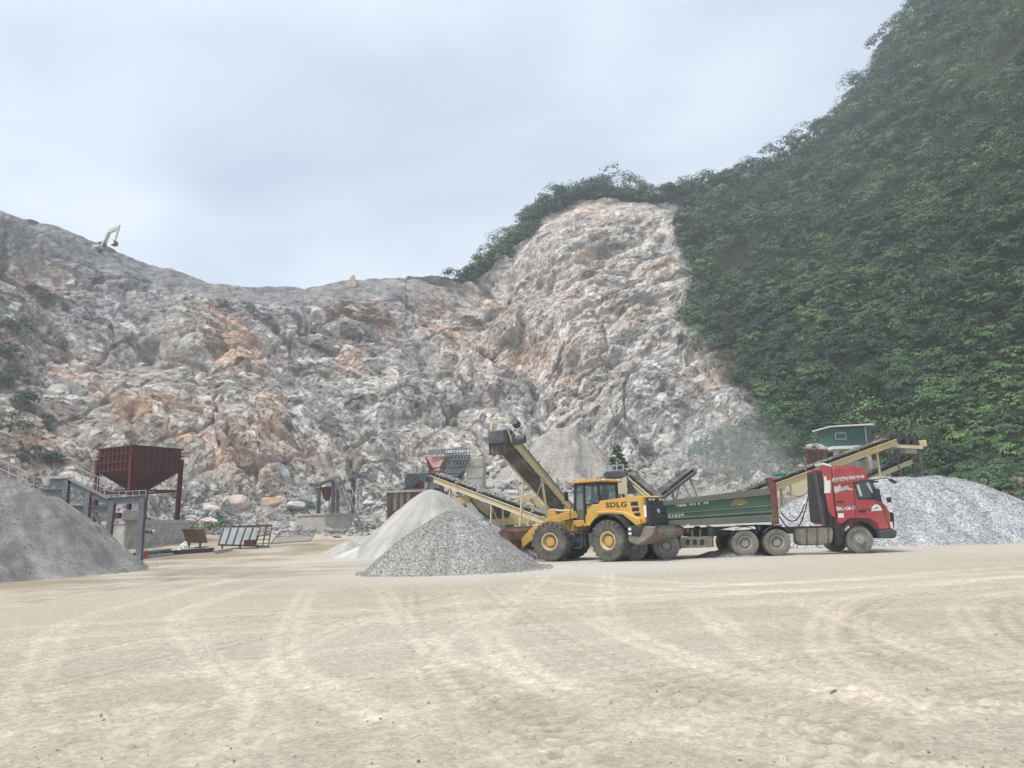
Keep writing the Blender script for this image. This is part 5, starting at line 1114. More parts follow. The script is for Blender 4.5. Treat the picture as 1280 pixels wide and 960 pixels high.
MB().box((HX1 - .42, Yh - .075, (HZ0 + HZ1) / 2), (.07, .04, HZ1 - HZ0)).part(hr, 'corner_strip', M_GALV, wall_)
wd = MB().bar((wx0, Yh - .06, wz0), (wx1, Yh - .06, wz0), .06, .06).bar((wx0, Yh - .06, wz1), (wx1, Yh - .06, wz1), .06, .06).bar((wx0, Yh - .06, wz0), (wx0, Yh - .06, wz1), .06, .06).bar((wx1, Yh - .06, wz0), (wx1, Yh - .06, wz1), .06, .06).part(hr, 'window', M_GALV)
MB().box(((wx0 + wx1) / 2, Yh + .03, (wz0 + wz1) / 2), (wx1 - wx0, .015, wz1 - wz0)).part(hr, 'pane', M_GLASSD, wd)
MB().hexa([(HX0 - .35, Yh - .5, HZ1 + .02), (HX1 + .1, Yh - .5, HZ1 + .10), (HX1 + .1, Yh + 3.3, HZ1 + .14), (HX0 - .35, Yh + 3.3, HZ1 + .06)], [(HX0 - .35, Yh - .5, HZ1 + .12), (HX1 + .1, Yh - .5, HZ1 + .22), (HX1 + .1, Yh + 3.3, HZ1 + .26), (HX0 - .35, Yh + 3.3, HZ1 + .16)]).part(hr, 'roof', M_SHEET)
MB().box(((HX0 + HX1) / 2, Yh + 1.45, HZ0 - .14), (HX1 - HX0 + .2, 3.2, .26)).part(hr, 'floor_slab', M_WHITE)
gb = float(gz(hb.x, hb.y))
for xx in (HX0 + .25, HX1 - .3):
    for yy in (Yh + .15, Yh + 2.8): MB().box((xx, yy, (HZ0 - .28 + gb) / 2 - .1), (.35, .35, HZ0 - .28 - gb + .2)).part(hr, 'pillar', M_CONC)
MB().box(((HX0 + HX1) / 2 + .5, Yh + 1.6, (HZ0 - 1.3 + gb) / 2), (HX1 - HX0 + .6, 2.0, HZ0 - 1.3 - gb)).part(hr, 'base_wall', M_CONC)
p = P(1020, 566, 60); rb = thing('rusty_bin', 'brown rusty ore bin heaped with white stone left of hut', 'bin', (p.x, p.y, float(gz(p.x, p.y))))
MB().hexa([q(1008, 576, 59.2), q(1030, 577, 59.2), q(1030, 575, 62), q(1008, 575, 62)], [q(1004, 560, 59), q(1036, 562, 59), q(1034, 560, 62), q(1004, 559, 62)]).part(rb, 'bin_shell', M_RUST, bevel=.05)
for px in (1008, 1016, 1024, 1032): MB().bar(q(px, 561.5, 58.95), q(px - (px - 1018) * .2, 576, 59.1), .09, .08).part(rb, 'rib', M_RUST)
for px in (1009, 1029):
    t_ = P(px, 576, 60); MB().bar(t_, (t_.x, t_.y, float(gz(t_.x, t_.y)) - .2), .3, .3).part(rb, 'leg', M_RUST)
pts = np.array([q(rng.uniform(1009, 1031), rng.uniform(557, 561), rng.uniform(59.5, 61.5)) for _ in range(60)]) - np.array(rb.location)
V, F = pebbles(pts, rng.uniform(.12, .32, 60)); tag(link('white_stones', np_mesh('white_stones', V, F, M_DUSTW), rb), None, None, None, 'stuff')

# ------------------------------------------------------------------ feed hopper, retaining walls, crusher
Yc = 61
p = P(560, 600, Yc); fh = thing('feed_hopper', 'dark steel feed hopper with pinkish red chute on the bank', 'hopper', (p.x, p.y, float(gz(p.x, p.y))))
MB().plate([q(533, 570, 61), q(556, 572, 60.4), q(550, 584, 60), q(541, 585, 60.3)], .08).part(fh, 'red_chute', mat('faded_red', (.34, .15, .15), .7, 0, .2, 2, .3))
MB().plate([q(532, 570, 61.2), q(541, 585, 60.4), q(545, 596, 60.6), q(540, 598, 61.5)], .08).part(fh, 'chute_side', M_MAROON)
MB().hexa([q(549, 588, 60), q(577, 600, 60), q(577, 598, 64), q(549, 587, 64)], [q(556, 571, 60), q(588, 571, 60), q(588, 568, 65), q(556, 567, 65)]).part(fh, 'hopper_shell', M_DARK)
for k in range(6):
    t_ = k / 5; pts = [q(568 + 20 * t_ - (1 - math.cos(s_ * 1.5)) * 20 + 0, 571 + s_ * 25, 59.85) for s_ in np.linspace(0, 1, 6)]
    MB().chain([Vector(v) for v in pts], .07).part(fh, 'curved_rib', M_STEEL)
for k in range(3):
    MB().bar(q(562 - 4 * k, 575 + 8 * k, 59.8), q(586 - 5 * k, 574 + 8 * k, 59.8), .08, .08).part(fh, 'stiffener', M_STEEL)
for k in range(10): MB().box(q(536.5 + 2.2 * k, 565.5 - .15 * k, 60.5), (.10, .05, .42)).part(fh, 'guard_slat', M_STEEL)
for k in range(9): MB().box(q(559 + 3.5 * k, 565.5 - .1 * k, 60.1), (.05, .05, .75)).part(fh, 'guard_bar', M_STEEL)
for py, a_, b_ in ((563, 535, 588), (568, 535, 588), (571, 548, 588)): MB().bar(q(a_, py, 60.3), q(b_, py - 2, 60.2), .06, .08).part(fh, 'guard_rail', M_STEEL)
for px, y in ((552, 60.5), (574, 60.5), (552, 64), (574, 64)):
    t_ = P(px, 592, y); MB().bar(t_, (t_.x, t_.y, 1.0), .3, .3).part(fh, 'leg', M_DARK)
MB().box(q(547, 592, 59.5), (1.0, .8, .5)).part(fh, 'feeder_motor', M_RUST, bevel=.05)
p = P(596, 655, 60.5); cwll = thing('retaining_pier', 'tall pale concrete pier beside the feed hopper', 'concrete pier', (p.x, p.y, float(gz(p.x, p.y))))
MB().prism([(P(583, 657, 60)[0], .8), (P(604, 657, 60)[0], .8), (P(604, 574, 60)[0], P(604, 571, 60)[2]), (P(590, 572, 60)[0], P(590, 572, 60)[2]), (P(583, 582, 60)[0], P(583, 585, 60)[2])], 60, 66).part(cwll, 'pier', M_CONC, bevel=.06)
for py in (583, 597, 611): MB().bar(q(584, py, 59.97), q(603.5, py - .7, 59.97), .03, .05).part(cwll, 'form_joint', M_STONEW)
p = P(512, 645, 60); sw = thing('plank_wall', 'rusty brown sheet pile retaining wall left of the crusher', 'retaining wall', (p.x, p.y, float(gz(p.x, p.y))))
n = 14; pm = MB().box((0, 0, 0), (.30, .10, 3.6)).mesh('plank', M_RUST, .01); pm2 = MB().box((0, 0, 0), (.26, .10, 3.5)).mesh('plank', M_DARK, .01); pm3 = MB().box((0, 0, 0), (.28, .1, 3.55)).mesh('plank', M_MUD, .01)
xa, xb = P(484, 640, 60).x, P(541, 640, 60).x; zc = (P(500, 613, 60).z + float(gz(p.x, p.y))) / 2
for k in range(n):
    o = link('plank', (pm, pm2, pm3)[(k * 7 + k // 3) % 3], sw); o.location = (xa + (xb - xa) * (k + .5) / n - p.x, 60 - p.y + .06 * (k % 2), zc - float(gz(p.x, p.y)) + .05 * ((k * 5) % 3)); o.rotation_euler = (0, .01 * ((k * 3) % 5 - 2), 0)
MB().bar((xa - .1, 59.9, zc + 1.65), (xb + .1, 59.9, zc + 1.65), .12, .16).part(sw, 'top_waler', M_CONC)
MB().bar((xa - .1, 59.88, zc + .1), (xb + .1, 59.88, zc + .1), .10, .12).part(sw, 'waler', M_DARK)
p = P(525, 605, 61.5); jc = thing('jaw_crusher', 'green grey jaw crusher with dark red panel below the hopper', 'crusher', (p.x, p.y, float(gz(p.x, p.y))))
MB().box(q(523, 600, 61.5), (1.9, 1.6, 1.1)).part(jc, 'crusher_body', M_HUT, bevel=.08)
MB().box(q(527, 605.5, 60.6), (.65, .06, .5)).part(jc, 'red_panel', M_MAROON)
MB().tube(q(514, 601, 60.7), q(514, 601, 60.4), .55, n=24).part(jc, 'flywheel', M_DARK, smooth=True)
MB().box(q(541, 604, 61), (1.3, 1.2, 1.0)).part(jc, 'motor_housing', M_STEEL, bevel=.06)
MB().box(q(530, 618, 61.5), (3.2, 1.8, 1.2)).part(jc, 'base_frame', M_DARK, bevel=.03)
MB().bar(q(536, 596, 60.3), q(532, 611, 60.3), .07, .07).bar(q(536, 596, 60.3), q(545, 594, 60.3), .07, .07).part(jc, 'pipe_rail', M_GALV)

# ------------------------------------------------------------------ maroon silo
Ys = 55.0
def S_(px, py, Y=Ys): return P(px, py, Y)
p = S_(172, 650); pz = P(172, 650.5, Ys).z
silo = thing('storage_silo', 'maroon steel storage silo on four legs above stone foundation', 'silo', (p.x, p.y, pz))
Mc = S_(166, 557); al = math.radians(61); sd_ = 4.15
e1 = Vector((math.cos(al), math.sin(al), 0)); e2 = Vector((-math.sin(al), math.cos(al), 0))
ztop, zrim, zbot = Mc.z, S_(165, 586).z, S_(177, 611).z
base2 = Vector((Mc.x, Mc.y, 0))
def sq(z, inset): return [base2 + e1 * inset + e2 * inset + Vector((0, 0, z)), base2 + e1 * (sd_ - inset) + e2 * inset + Vector((0, 0, z)), base2 + e1 * (sd_ - inset) + e2 * (sd_ - inset) + Vector((0, 0, z)), base2 + e1 * inset + e2 * (sd_ - inset) + Vector((0, 0, z))]
shell = MB(); A, B = sq(zrim, 0), sq(ztop, 0)
for i in range(4): j = (i + 1) % 4; shell.plate([A[i], A[j], B[j], B[i]], .05)
shl = shell.part(silo, 'silo_shell', M_MAROON)
A2, B2 = sq(zbot, sd_ * .40), sq(zrim, 0); co = MB()
for i in range(4): j = (i + 1) % 4; co.plate([A2[i], A2[j], B2[j], B2[i]], .05)
cone = co.part(silo, 'cone', M_MAROON)
for (z, ins, nm) in ((ztop, 0, 'top_rim'), (ztop - (ztop - zrim) * .33, 0, 'rib'), (ztop - (ztop - zrim) * .66, 0, 'rib'), (zrim, 0, 'rib')):
    R_ = sq(z, ins - .11)
    for i in range(4): MB().bar(R_[i], R_[(i + 1) % 4], .09, .09).part(silo, nm, M_MAROON2, shl)
for i in (0, 3):
    j = (i + 1) % 4; nrm = (-e2 if i == 0 else -e1) * .05
    for k in range(1, 8):
        f = k / 8; MB().bar(A[i].lerp(A[j], f) + nrm, B[i].lerp(B[j], f) + nrm, .06, .12, up=e1).part(silo, 'rib', M_MAROON2, shl)
        MB().bar(A2[i].lerp(A2[j], f) + nrm, B2[i].lerp(B2[j], f) + nrm, .06, .12, up=e1).part(silo, 'rib', M_MAROON2, cone)
    for f in (.3, .6): MB().bar(A2[i].lerp(B2[i], f) + nrm, A2[j].lerp(B2[j], f) + nrm, .06, .12).part(silo, 'rib', M_MAROON2, cone)
MB().hexa(sq(zbot - .45, sd_ * .44), sq(zbot + .05, sd_ * .40)).part(silo, 'outlet', M_DARK, cone)
T4, F4 = sq(zrim + .9, -.04), sq(pz, .0)
for i in range(4):
    foot = F4[i] + (F4[i] - (F4[0] + F4[2]) / 2) * -.02; MB().ibeam(foot, T4[i], .26, .26, .03, up=e1).part(silo, 'leg', M_MAROON)
zb = S_(172, 612).z; R4 = sq(zb, .03)
for i in range(4): MB().bar(R4[i], R4[(i + 1) % 4], .12, .16).part(silo, 'tie_beam', M_MAROON)
p2 = (F4[0] + F4[2]) / 2; gs = float(gz(p2.x, p2.y))
fd = thing('stone_foundation', 'pale rubble masonry foundation block under the maroon silo', 'foundation', (p2.x, p2.y, gs))
MB().hexa([v + Vector((0, 0, gs - .3 - v.z)) for v in sq(0, -.75)], [v for v in sq(pz - .01, -.6)]).part(fd, 'block', M_STONEW, bevel=.08)
MB().hexa(sq(pz - .25, -.68), sq(pz + .0, -.66)).part(fd, 'cap_course', M_CONC)
gt = thing('grey_gate_box', 'blue grey steel box on the silo foundation', 'steel box', tuple(S_(167, 646, 54.4)))
MB().box(S_(168, 644, 54.4), (1.3, .8, .75)).part(gt, 'box_shell', M_STEEL, bevel=.03)
MB().box(S_(146, 644.5, 54.6), (.5, .5, .4)).part(gt, 'red_lug', M_MAROON)
# ladder leaning on the foundation, motor lashed to it
lt = thing('steel_ladder', 'steel ladder leaning against the silo foundation', 'ladder', tuple(S_(190, 684, 52.6)))
l0, l1, r0_, r1_ = S_(192, 685, 52.2), S_(177, 650, 53.2), S_(202, 684, 52.2), S_(188, 650, 53.2)
MB().bar(l0, l1, .06, .08).part(lt, 'stile', M_STEEL); MB().bar(r0_, r1_, .06, .08).part(lt, 'stile', M_STEEL)
for k in range(8): MB().bar(l0.lerp(l1, (k + .5) / 8), r0_.lerp(r1_, (k + .5) / 8), .05, .05).part(lt, 'rung', M_STEEL)
em_ = thing('electric_motor', 'grey electric motor resting on the leaning ladder', 'motor', tuple(S_(188, 665, 52.3)))
c_ = S_(188, 664, 52.2); MB().tube(c_ + Vector((-.28, 0, .05)), c_ + Vector((.25, -.1, -.02)), .2, n=16).part(em_, 'motor_body', M_DARK, smooth=True)
MB().tube(c_ + Vector((.25, -.1, -.02)), c_ + Vector((.36, -.12, -.03)), .15, n=16).part(em_, 'fan_cover', M_GALV, smooth=True)

# ------------------------------------------------------------------ steel conveyor frame on the left
fr = thing('conveyor_gantry', 'grey I-beam conveyor frame with railings at the left edge', 'gantry', tuple(P(133, 676, 44)))
fr.location.z = float(gz(*P(133, 676, 44)[:2]))
YA, YB = 44.0, 46.4
def F_(px, py, Y): return P(px, py, Y)
def fbeam(p0, p1, nm='beam', w_=.22, h=.40, m=M_STEEL, ys=(YA, YB)):
    for yy in ys: MB().ibeam(F_(*p0, yy), F_(*p1, yy), w_, h, .04).part(fr, nm, m)
fbeam((62, 603), (88, 601.5)); fbeam((86, 602), (137, 627)); fbeam((136, 626.5), (180, 624)); fbeam((60, 635), (140, 637)); fbeam((14, 618), (78, 615.5))
fbeam((-30, 586), (32, 615), h=.42); 
for yy in (YA, YB):
    MB().bar(F_(-30, 581.5, yy), F_(32, 611, yy), .26, .05).part(fr, 'lit_beam_edge', M_GALV); MB().bar(F_(86, 598.5, yy), F_(136, 623.5, yy), .26, .04).part(fr, 'lit_beam_edge', M_GALV)  # pale strips put the light on the beams' top edges into colour
for (px0, py0, px1, py1) in ((84, 600, 81, 632), (111, 615, 107, 660), (141, 626, 134, 678), (179, 622, 177, 652), (35, 616, 30, 650)):
    for yy in (YA, YB):
        a0, b0 = F_(px0, py0, yy), F_(px1, py1, yy); b0.z = min(b0.z, float(gz(b0.x, b0.y)) - .05) if px0 > 30 and px0 not in (84,) else b0.z
        MB().ibeam(a0, b0, .30, .32, .04, up=(0, 1, 0)).part(fr, 'post', M_STEEL)
for px, py in ((86, 599), (137, 626), (180, 624), (60, 635), (140, 637)): MB().bar(F_(px, py, YA), F_(px, py, YB), .16, .22).part(fr, 'cross_beam', M_STEEL)
MB().bar(F_(118, 640, YA), F_(129, 666, YA), .14, .14).part(fr, 'brace', M_STEEL)
for t_ in np.linspace(0, 1, 6):
    b0 = F_(-25 + 58 * t_, 585 + 27 * t_, YA - .1); MB().bar(b0, b0 + Vector((0, 0, 1.0)), .035, .035).part(fr, 'rail_post', M_GALV)
    b0 = F_(92 + 48 * t_, 603 + 22 * t_, YB + .1); MB().bar(b0, b0 + Vector((0, 0, 1.05)), .035, .035).part(fr, 'rail_post', M_GALV)
    b0 = F_(30 + 56 * t_, 617 - 2 * t_, YB + .1); MB().bar(b0, b0 + Vector((0, 0, 1.05)), .035, .035).part(fr, 'rail_post', M_GALV)
    b0 = F_(140 + 42 * t_, 626 - 2 * t_, YB + .1); MB().bar(b0, b0 + Vector((0, 0, .55)), .035, .035).part(fr, 'rail_post', M_GALV)
for z in (.5, 1.0):
    V3 = Vector((0, 0, z))
    MB().bar(F_(-25, 585, YA - .1) + V3, F_(33, 612, YA - .1) + V3, .035, .035).part(fr, 'hand_rail', M_GALV)
    MB().bar(F_(92, 603, YB + .1) + V3, F_(140, 625, YB + .1) + V3, .035, .035).part(fr, 'hand_rail', M_GALV)
    MB().bar(F_(30, 617, YB + .1) + V3, F_(86, 615, YB + .1) + V3, .035, .035).part(fr, 'hand_rail', M_GALV)
    MB().bar(F_(140, 626, YB + .1) + V3 * .55, F_(182, 624, YB + .1) + V3 * .55, .035, .035).part(fr, 'hand_rail', M_GALV)
for k in range(5): MB().tube(F_(-20 + 12 * k, 589 + 5.6 * k, YA), F_(-20 + 12 * k, 589 + 5.6 * k, YB), .12, n=10).part(fr, 'roller', M_DARK)
MB().bar(F_(63, 622, YA - .5), F_(112, 655, YA - .5), .05, .06).part(fr, 'stair_stringer', M_GALV); MB().bar(F_(72, 622, YA - .5), F_(115, 651, YA - .5), .05, .06).part(fr, 'stair_stringer', M_GALV)
MB().tube(F_(44, 622, 45), F_(54, 626, 45), .35, n=16).part(fr, 'drum', M_BLACK)

# loose steel beams, red bucket, bag, rusty skip
def loose(label, p0, p1, Y0, Y1, w_, h, m, lift=.0):
    a0, b0 = P(*p0, Y0), P(*p1, Y1); a0.z = float(gz(a0.x, a0.y)) + h / 2 + lift; b0.z = float(gz(b0.x, b0.y)) + h / 2 + lift
    r = thing('loose_beam', label, 'steel beam', (a0.x, a0.y, a0.z - h / 2), 0, 'loose steel on the yard'); o = MB().ibeam(a0, b0, w_, h, .03).part(r, 'beam', m)
    for t_ in (.25, .5, .75): MB().box(a0.lerp(b0, t_), (.03, w_ * .9, h * .85)).part(r, 'stiffener', m, o)
loose('dark steel beam lying by the red can, longest of the loose beams', (150, 680), (212, 684), 46, 49, .22, .30, M_STEEL)
loose('grey steel beam lying in front of the silo foundation', (168, 688), (214, 684), 47.4, 50.2, .22, .26, M_STEEL, .05)
loose('dark steel beam lying between the foundation and the white bag', (206, 688), (268, 684), 48.5, 50, .22, .28, M_DARK)
loose('pale steel beam end lying in front of the grey chute', (268, 686), (290, 683), 48.4, 50.4, .20, .22, M_GALV)
loose('pale grey channel lying nearest the dirt, below the red can', (176, 694), (216, 690), 46.6, 48.4, .24, .14, M_GALV)
c_ = P(180, 692, 46.3); g0 = float(gz(c_.x, c_.y)); r = thing('red_can', 'red steel can beside the dark fines heap', 'can', (c_.x, c_.y, g0))
MB().lathe([(0, 0), (.20, 0), (.22, .45), (.20, .46), (.19, .1), (0, .1)], (c_.x, c_.y, g0), (0, 0, 1), 20).part(r, 'can_body', M_REDL, smooth=True); MB().chain([Vector((c_.x + .22 * math.cos(t), c_.y, g0 + .44 + .14 * math.sin(t))) for t in np.linspace(0, math.pi, 8)], .012).part(r, 'bail', M_DARK)
c_ = P(230, 680, 50.5); g0 = float(gz(c_.x, c_.y)); r = thing('white_bag', 'crumpled white sack beside the stone foundation', 'sack', (c_.x, c_.y, g0))
bm = bmesh.new(); bmesh.ops.create_icosphere(bm, subdivisions=3, radius=.5)
for v in bm.verts:
    n_ = v.co.normalized(); k = 1 + .35 * math.sin(n_.x * 7 + n_.z * 5) * math.cos(n_.y * 6 + n_.z * 3); v.co = Vector((n_.x * .30 * k, n_.y * .25 * k, .26 + n_.z * .32 * k * (1.1 - .3 * abs(n_.x))))
me = bpy.data.meshes.new('sack'); bm.to_mesh(me); bm.free(); me.materials.append(M_SHEET); link('sack_body', me, r)
MB().tube((c_.x + .02, c_.y, g0 + .52), (c_.x + .14, c_.y, g0 + .66), .06, .11, n=10).part(r, 'tied_neck', M_SHEET)
c_ = P(241, 668, 53.5); g0 = float(gz(c_.x, c_.y)); r = thing('rusty_skip', 'small rusty steel skip in the weeds by the foundation', 'skip', (c_.x, c_.y, g0))
MB().hexa([(c_.x - .35, 53.2, g0 + .45), (c_.x + .75, 53.2, g0 + .35), (c_.x + .75, 54.4, g0 + .35), (c_.x - .35, 54.4, g0 + .45)], [(c_.x - .6, 53.0, g0 + 1.35), (c_.x + .35, 53.0, g0 + 1.35), (c_.x + .35, 54.6, g0 + 1.35), (c_.x - .6, 54.6, g0 + 1.35)]).part(r, 'skip_body', M_RUST, bevel=.04)
MB().bar((c_.x - .6, 52.97, g0 + 1.33), (c_.x + .36, 52.97, g0 + 1.33), .08, .08).part(r, 'rim', M_RUST)
for dx in (-.2, .6): MB().bar((c_.x + dx, 53.4, g0 - .05), (c_.x + dx, 53.4, g0 + .45), .12, .12).part(r, 'foot', M_DARK)

# grey ribbed chute tray and mesh panel
Yt = 51.5
c_ = P(300, 684, Yt); g0 = float(gz(c_.x, c_.y)); r = thing('steel_tray', 'grey ribbed steel chute lying tilted before the boulders', 'steel chute', (c_.x, c_.y, g0))
pa, pb, pc_, pd = P(273, 681, Yt), P(318, 681, Yt), P(326, 659, Yt + .9), P(280, 659, Yt + .9)
tr_ = MB().plate([pa, pb, pc_, pd], .06).part(r, 'tray_floor', M_STEEL)
for k in range(6):
    f = k / 5; MB().bar(pa.lerp(pb, f) + Vector((0, -.08, 0)), pd.lerp(pc_, f) + Vector((0, -.08, 0)), .06, .10, up=(0, 1, 0)).part(r, 'rib', M_DARK, tr_)
MB().bar(pd, P(340, 657, Yt + .9), .12, .14).part(r, 'top_beam', M_DARK); MB().bar(pa, P(337, 683, Yt), .10, .12).part(r, 'bottom_beam', M_DARK)
for (x0, y0, x1, y1) in ((340, 657, 335, 684), (326, 659, 319, 682), (333, 658, 328, 683)): MB().bar(P(x0, y0, Yt + .6), P(x1, y1, Yt + .1), .07, .07).part(r, 'stay', M_DARK)
for k in range(4): MB().bar(P(320, 665 + 5 * k, Yt + .2), P(337, 664 + 5 * k, Yt + .2), .05, .05).part(r, 'cross_bar', M_MAROON)
for px in (278, 300, 322): MB().bar(P(px, 681, Yt), (P(px, 681, Yt).x, Yt, g0 - .1), .1, .1).part(r, 'foot', M_DARK)
MB().box(P(312, 678, Yt - .1), (.7, .25, .35)).part(r, 'red_lug', M_MAROON)
c_ = P(366, 680, 53.5); g0 = float(gz(c_.x, c_.y)); r = thing('mesh_panel', 'leaning panel of grey screen mesh beside the ribbed chute', 'wire mesh', (c_.x, c_.y, g0))
ca, cb, cc_, cd = P(338, 680, 53), P(388, 676, 53), P(395, 664, 54.2), P(350, 664, 54.2)
for k in range(24): MB().bar(ca.lerp(cb, k / 23), cd.lerp(cc_, k / 23), .02, .02).part(r, 'wire', M_STEEL)
for k in range(8): MB().bar(ca.lerp(cd, k / 7), cb.lerp(cc_, k / 7), .025, .025).part(r, 'wire', M_STEEL)
for a_, b_ in ((ca, cb), (cb, cc_), (cc_, cd), (cd, ca)): MB().bar(a_, b_, .07, .07).part(r, 'edge_bar', M_STEEL)

# ------------------------------------------------------------------ chute stand with stair on concrete block
Yz = 65.0
c_ = P(405, 664, Yz); g0 = float(gz(c_.x, c_.y)); r = thing('concrete_block', 'pale concrete foundation below the steel stair', 'foundation', (c_.x, c_.y, g0))
zt_ = P(405, 643, Yz).z; k0, k1, k2 = P(372, 660, Yz + 1.5), P(406, 660, Yz - .5), P(440, 660, Yz + .6)
MB().hexa([(k0.x, k0.y, g0 - .3), (k1.x, k1.y, g0 - .3), (k2.x, k2.y, g0 - .3), (k2.x - 1, k2.y + 4, g0 - .3)], [(k0.x, k0.y, zt_), (k1.x, k1.y, zt_), (k2.x, k2.y, zt_), (k2.x - 1, k2.y + 4, zt_)]).part(r, 'block', M_CONC, bevel=.05)
MB().hexa([(k0.x - .08, k0.y - .05, zt_ - .06), (k1.x, k1.y - .1, zt_ - .06), (k2.x + .08, k2.y - .05, zt_ - .06), (k2.x - 1, k2.y + 4, zt_ - .06)], [(k0.x - .08, k0.y - .05, zt_ + .08), (k1.x, k1.y - .1, zt_ + .08), (k2.x + .08, k2.y - .05, zt_ + .08), (k2.x - 1, k2.y + 4, zt_ + .08)]).part(r, 'cap_slab', M_STONEW)
r = thing('chute_stand', 'dark steel chute stand with steep stair on a concrete block', 'steel stand', (c_.x, Yz + 1, zt_))
for px, py0 in ((398.6, 610), (416.5, 600), (422, 604), (441.6, 590)):
    for yy in (Yz + .8, Yz + 2.8): a0 = P(px, py0, yy); MB().ibeam((a0.x, a0.y, zt_ + .05), a0, .28, .28, .035, up=(0, 1, 0)).part(r, 'post', M_DARK)
for (x0, y0, x1, y1) in ((386, 606, 402, 607), (401, 605, 416, 599), (424, 604, 449, 595), (448, 595.5, 459, 597), (434, 614, 443, 614)):
    for yy in (Yz + .7, Yz + 2.9): MB().ibeam(P(x0, y0, yy), P(x1, y1, yy), .22, .30, .03).part(r, 'beam', M_STEEL)
MB().plate([P(401, 603, Yz + .6), P(416, 597.5, Yz + .6), P(416, 597.5, Yz + 3), P(401, 603, Yz + 3)], .06).part(r, 'deck_sheet', M_GALV)
MB().plate([P(424, 602.5, Yz + .6), P(447, 594, Yz + .6), P(447, 594, Yz + 3), P(424, 602.5, Yz + 3)], .06).part(r, 'deck_sheet', M_GALV)
MB().hexa([P(406, 626, Yz + 1.2), P(412, 626, Yz + 1.2), P(412, 626, Yz + 2.2), P(406, 626, Yz + 2.2)], [P(400, 609, Yz + .9), P(416, 608, Yz + .9), P(416, 608, Yz + 2.8), P(400, 609, Yz + 2.8)]).part(r, 'rusty_funnel', M_RUST)
s0, s1 = P(447, 662, Yz - 1.6), P(417, 596, Yz + .2); wv = Vector((.52, -.1, 0))
for w_ in (Vector((0, 0, 0)), wv): MB().bar(s0 + w_, s1 + w_, .06, .20).part(r, 'stair_stringer', M_STEEL)
for k in range(16): t_ = (k + .5) / 16; MB().bar(s0.lerp(s1, t_), s0.lerp(s1, t_) + wv, .20, .04).part(r, 'tread', M_STEEL)
for k in range(5): t_ = k / 4; MB().bar(s0.lerp(s1, t_) + wv, s0.lerp(s1, t_) + wv + Vector((.15, 0, .9)), .04, .04).part(r, 'rail_post', M_GALV)
MB().bar(s0 + wv + Vector((.15, 0, .9)), s1 + wv + Vector((.15, 0, .9)), .04, .04).part(r, 'hand_rail', M_GALV)
# ------------------------------------------------------------------ boulders and rubble
def rock_mesh(seed, m, n=16, sq=(1, .85, .7)):
    """a sphere cut by random planes: flat broken faces, sharp arrises, a little roughness"""
    rs = np.random.default_rng(seed); bm = bmesh.new(); bmesh.ops.create_icosphere(bm, subdivisions=3, radius=1.0)
    v = np.array([x_.co[:] for x_ in bm.verts]); nm = rs.normal(size=(n, 3)); nm /= np.linalg.norm(nm, axis=1, keepdims=True); dd = rs.uniform(.52, .88, n)
    for k in range(n):
        h_ = v @ nm[k] - dd[k]; v = v - np.where(h_ > 0, h_, 0)[:, None] * nm[k]
    v = v * (1 + .05 * (fbm(v[:, 0] * 4 + v[:, 2] * 3, v[:, 1] * 4 - v[:, 2] * 2, seed, 4) - .5)[:, None] * 2) * np.array(sq) * 1.2
    for x_, q_ in zip(bm.verts, v): x_.co = q_
    me = bpy.data.meshes.new('boulder'); bm.to_mesh(me); bm.free(); me.materials.append(m); return me
M_BG = mat('grey_boulder', (.42, .415, .405), .92, 0, .35, 1.6, .25, (.56, .55, .53), bump=.6, bscale=4)
M_BP = mat('pinkish_boulder', (.52, .43, .37), .92, 0, .3, 1.5, .3, (.62, .58, .53), bump=.6, bscale=4)
M_BD = mat('dark_boulder', (.25, .25, .255), .92, 0, .35, 1.6, .25, (.45, .44, .42), bump=.6, bscale=4)
M_BO = mat('rust_boulder', (.46, .30, .19), .92, 0, .3, 1.5, .3, (.56, .48, .40), bump=.6, bscale=4)
RB = {k: [rock_mesh(100 * i + j, m_, sq=(1, .6 + .08 * j, .55 + .09 * (j % 4))) for j in range(5)] for i, (k, m_) in enumerate(dict(g=M_BG, p=M_BP, d=M_BD, o=M_BO).items())}
rr = random.Random(11)
def ground_hit(px, py, dmin=45):
    h, n = hit(px, py); d = ray(px, py); t = dmin / d.y
    for _ in range(260):
        p_ = CPOS + d * t
        if p_.z < gzf(p_.x, p_.y): return p_
        if h and (p_ - CPOS).length > (h - CPOS).length: return h
        t += .25
    return h
nb = [0]
def boulder(px, py, wpx, kind, label, group=None, asp=.7, depth=None):
    p_ = ground_hit(px, py) if depth is None else P(px, py, depth); s = wpx / FPX * p_.y / 2
    o = tag(link('boulder', RB[kind][nb[0] % 5]), label, 'boulder', group); nb[0] += 1
    o.location = (p_.x, p_.y, p_.z + s * .1); o.scale = (s * 1.1, s, s * asp * 1.35); o.rotation_euler = (rr.uniform(-.25, .25), rr.uniform(-.25, .25), rr.uniform(0, 6.28)); return o
boulder(262, 637, 30, 'p', 'cream boulder at the cliff foot, leftmost of the three big ones', asp=.55)
boulder(294, 630, 32, 'p', 'tall pale split boulder in the middle of the three big ones', asp=.75)
boulder(340, 632, 36, 'o', 'long orange and white boulder resting above the ribbed chute', asp=.45)
boulder(372, 633, 26, 'g', 'flat grey boulder just left of the chute stand', asp=.4)
boulder(461, 629, 15, 'p', 'single pinkish boulder right of the steel stair', asp=.8)
boulder(477, 610, 12, 'g', 'white rounded boulder above the plank wall corner', asp=.8)
boulder(324, 657, 14, 'o', 'small rust coloured boulder just above the ribbed chute', asp=.7)
boulder(258, 655, 22, 'p', 'pale boulder in the weeds beside the rusty skip', asp=.6)
boulder(372, 661, 14, 'g', 'grey boulder leaning on the concrete foundation corner', asp=1.0)
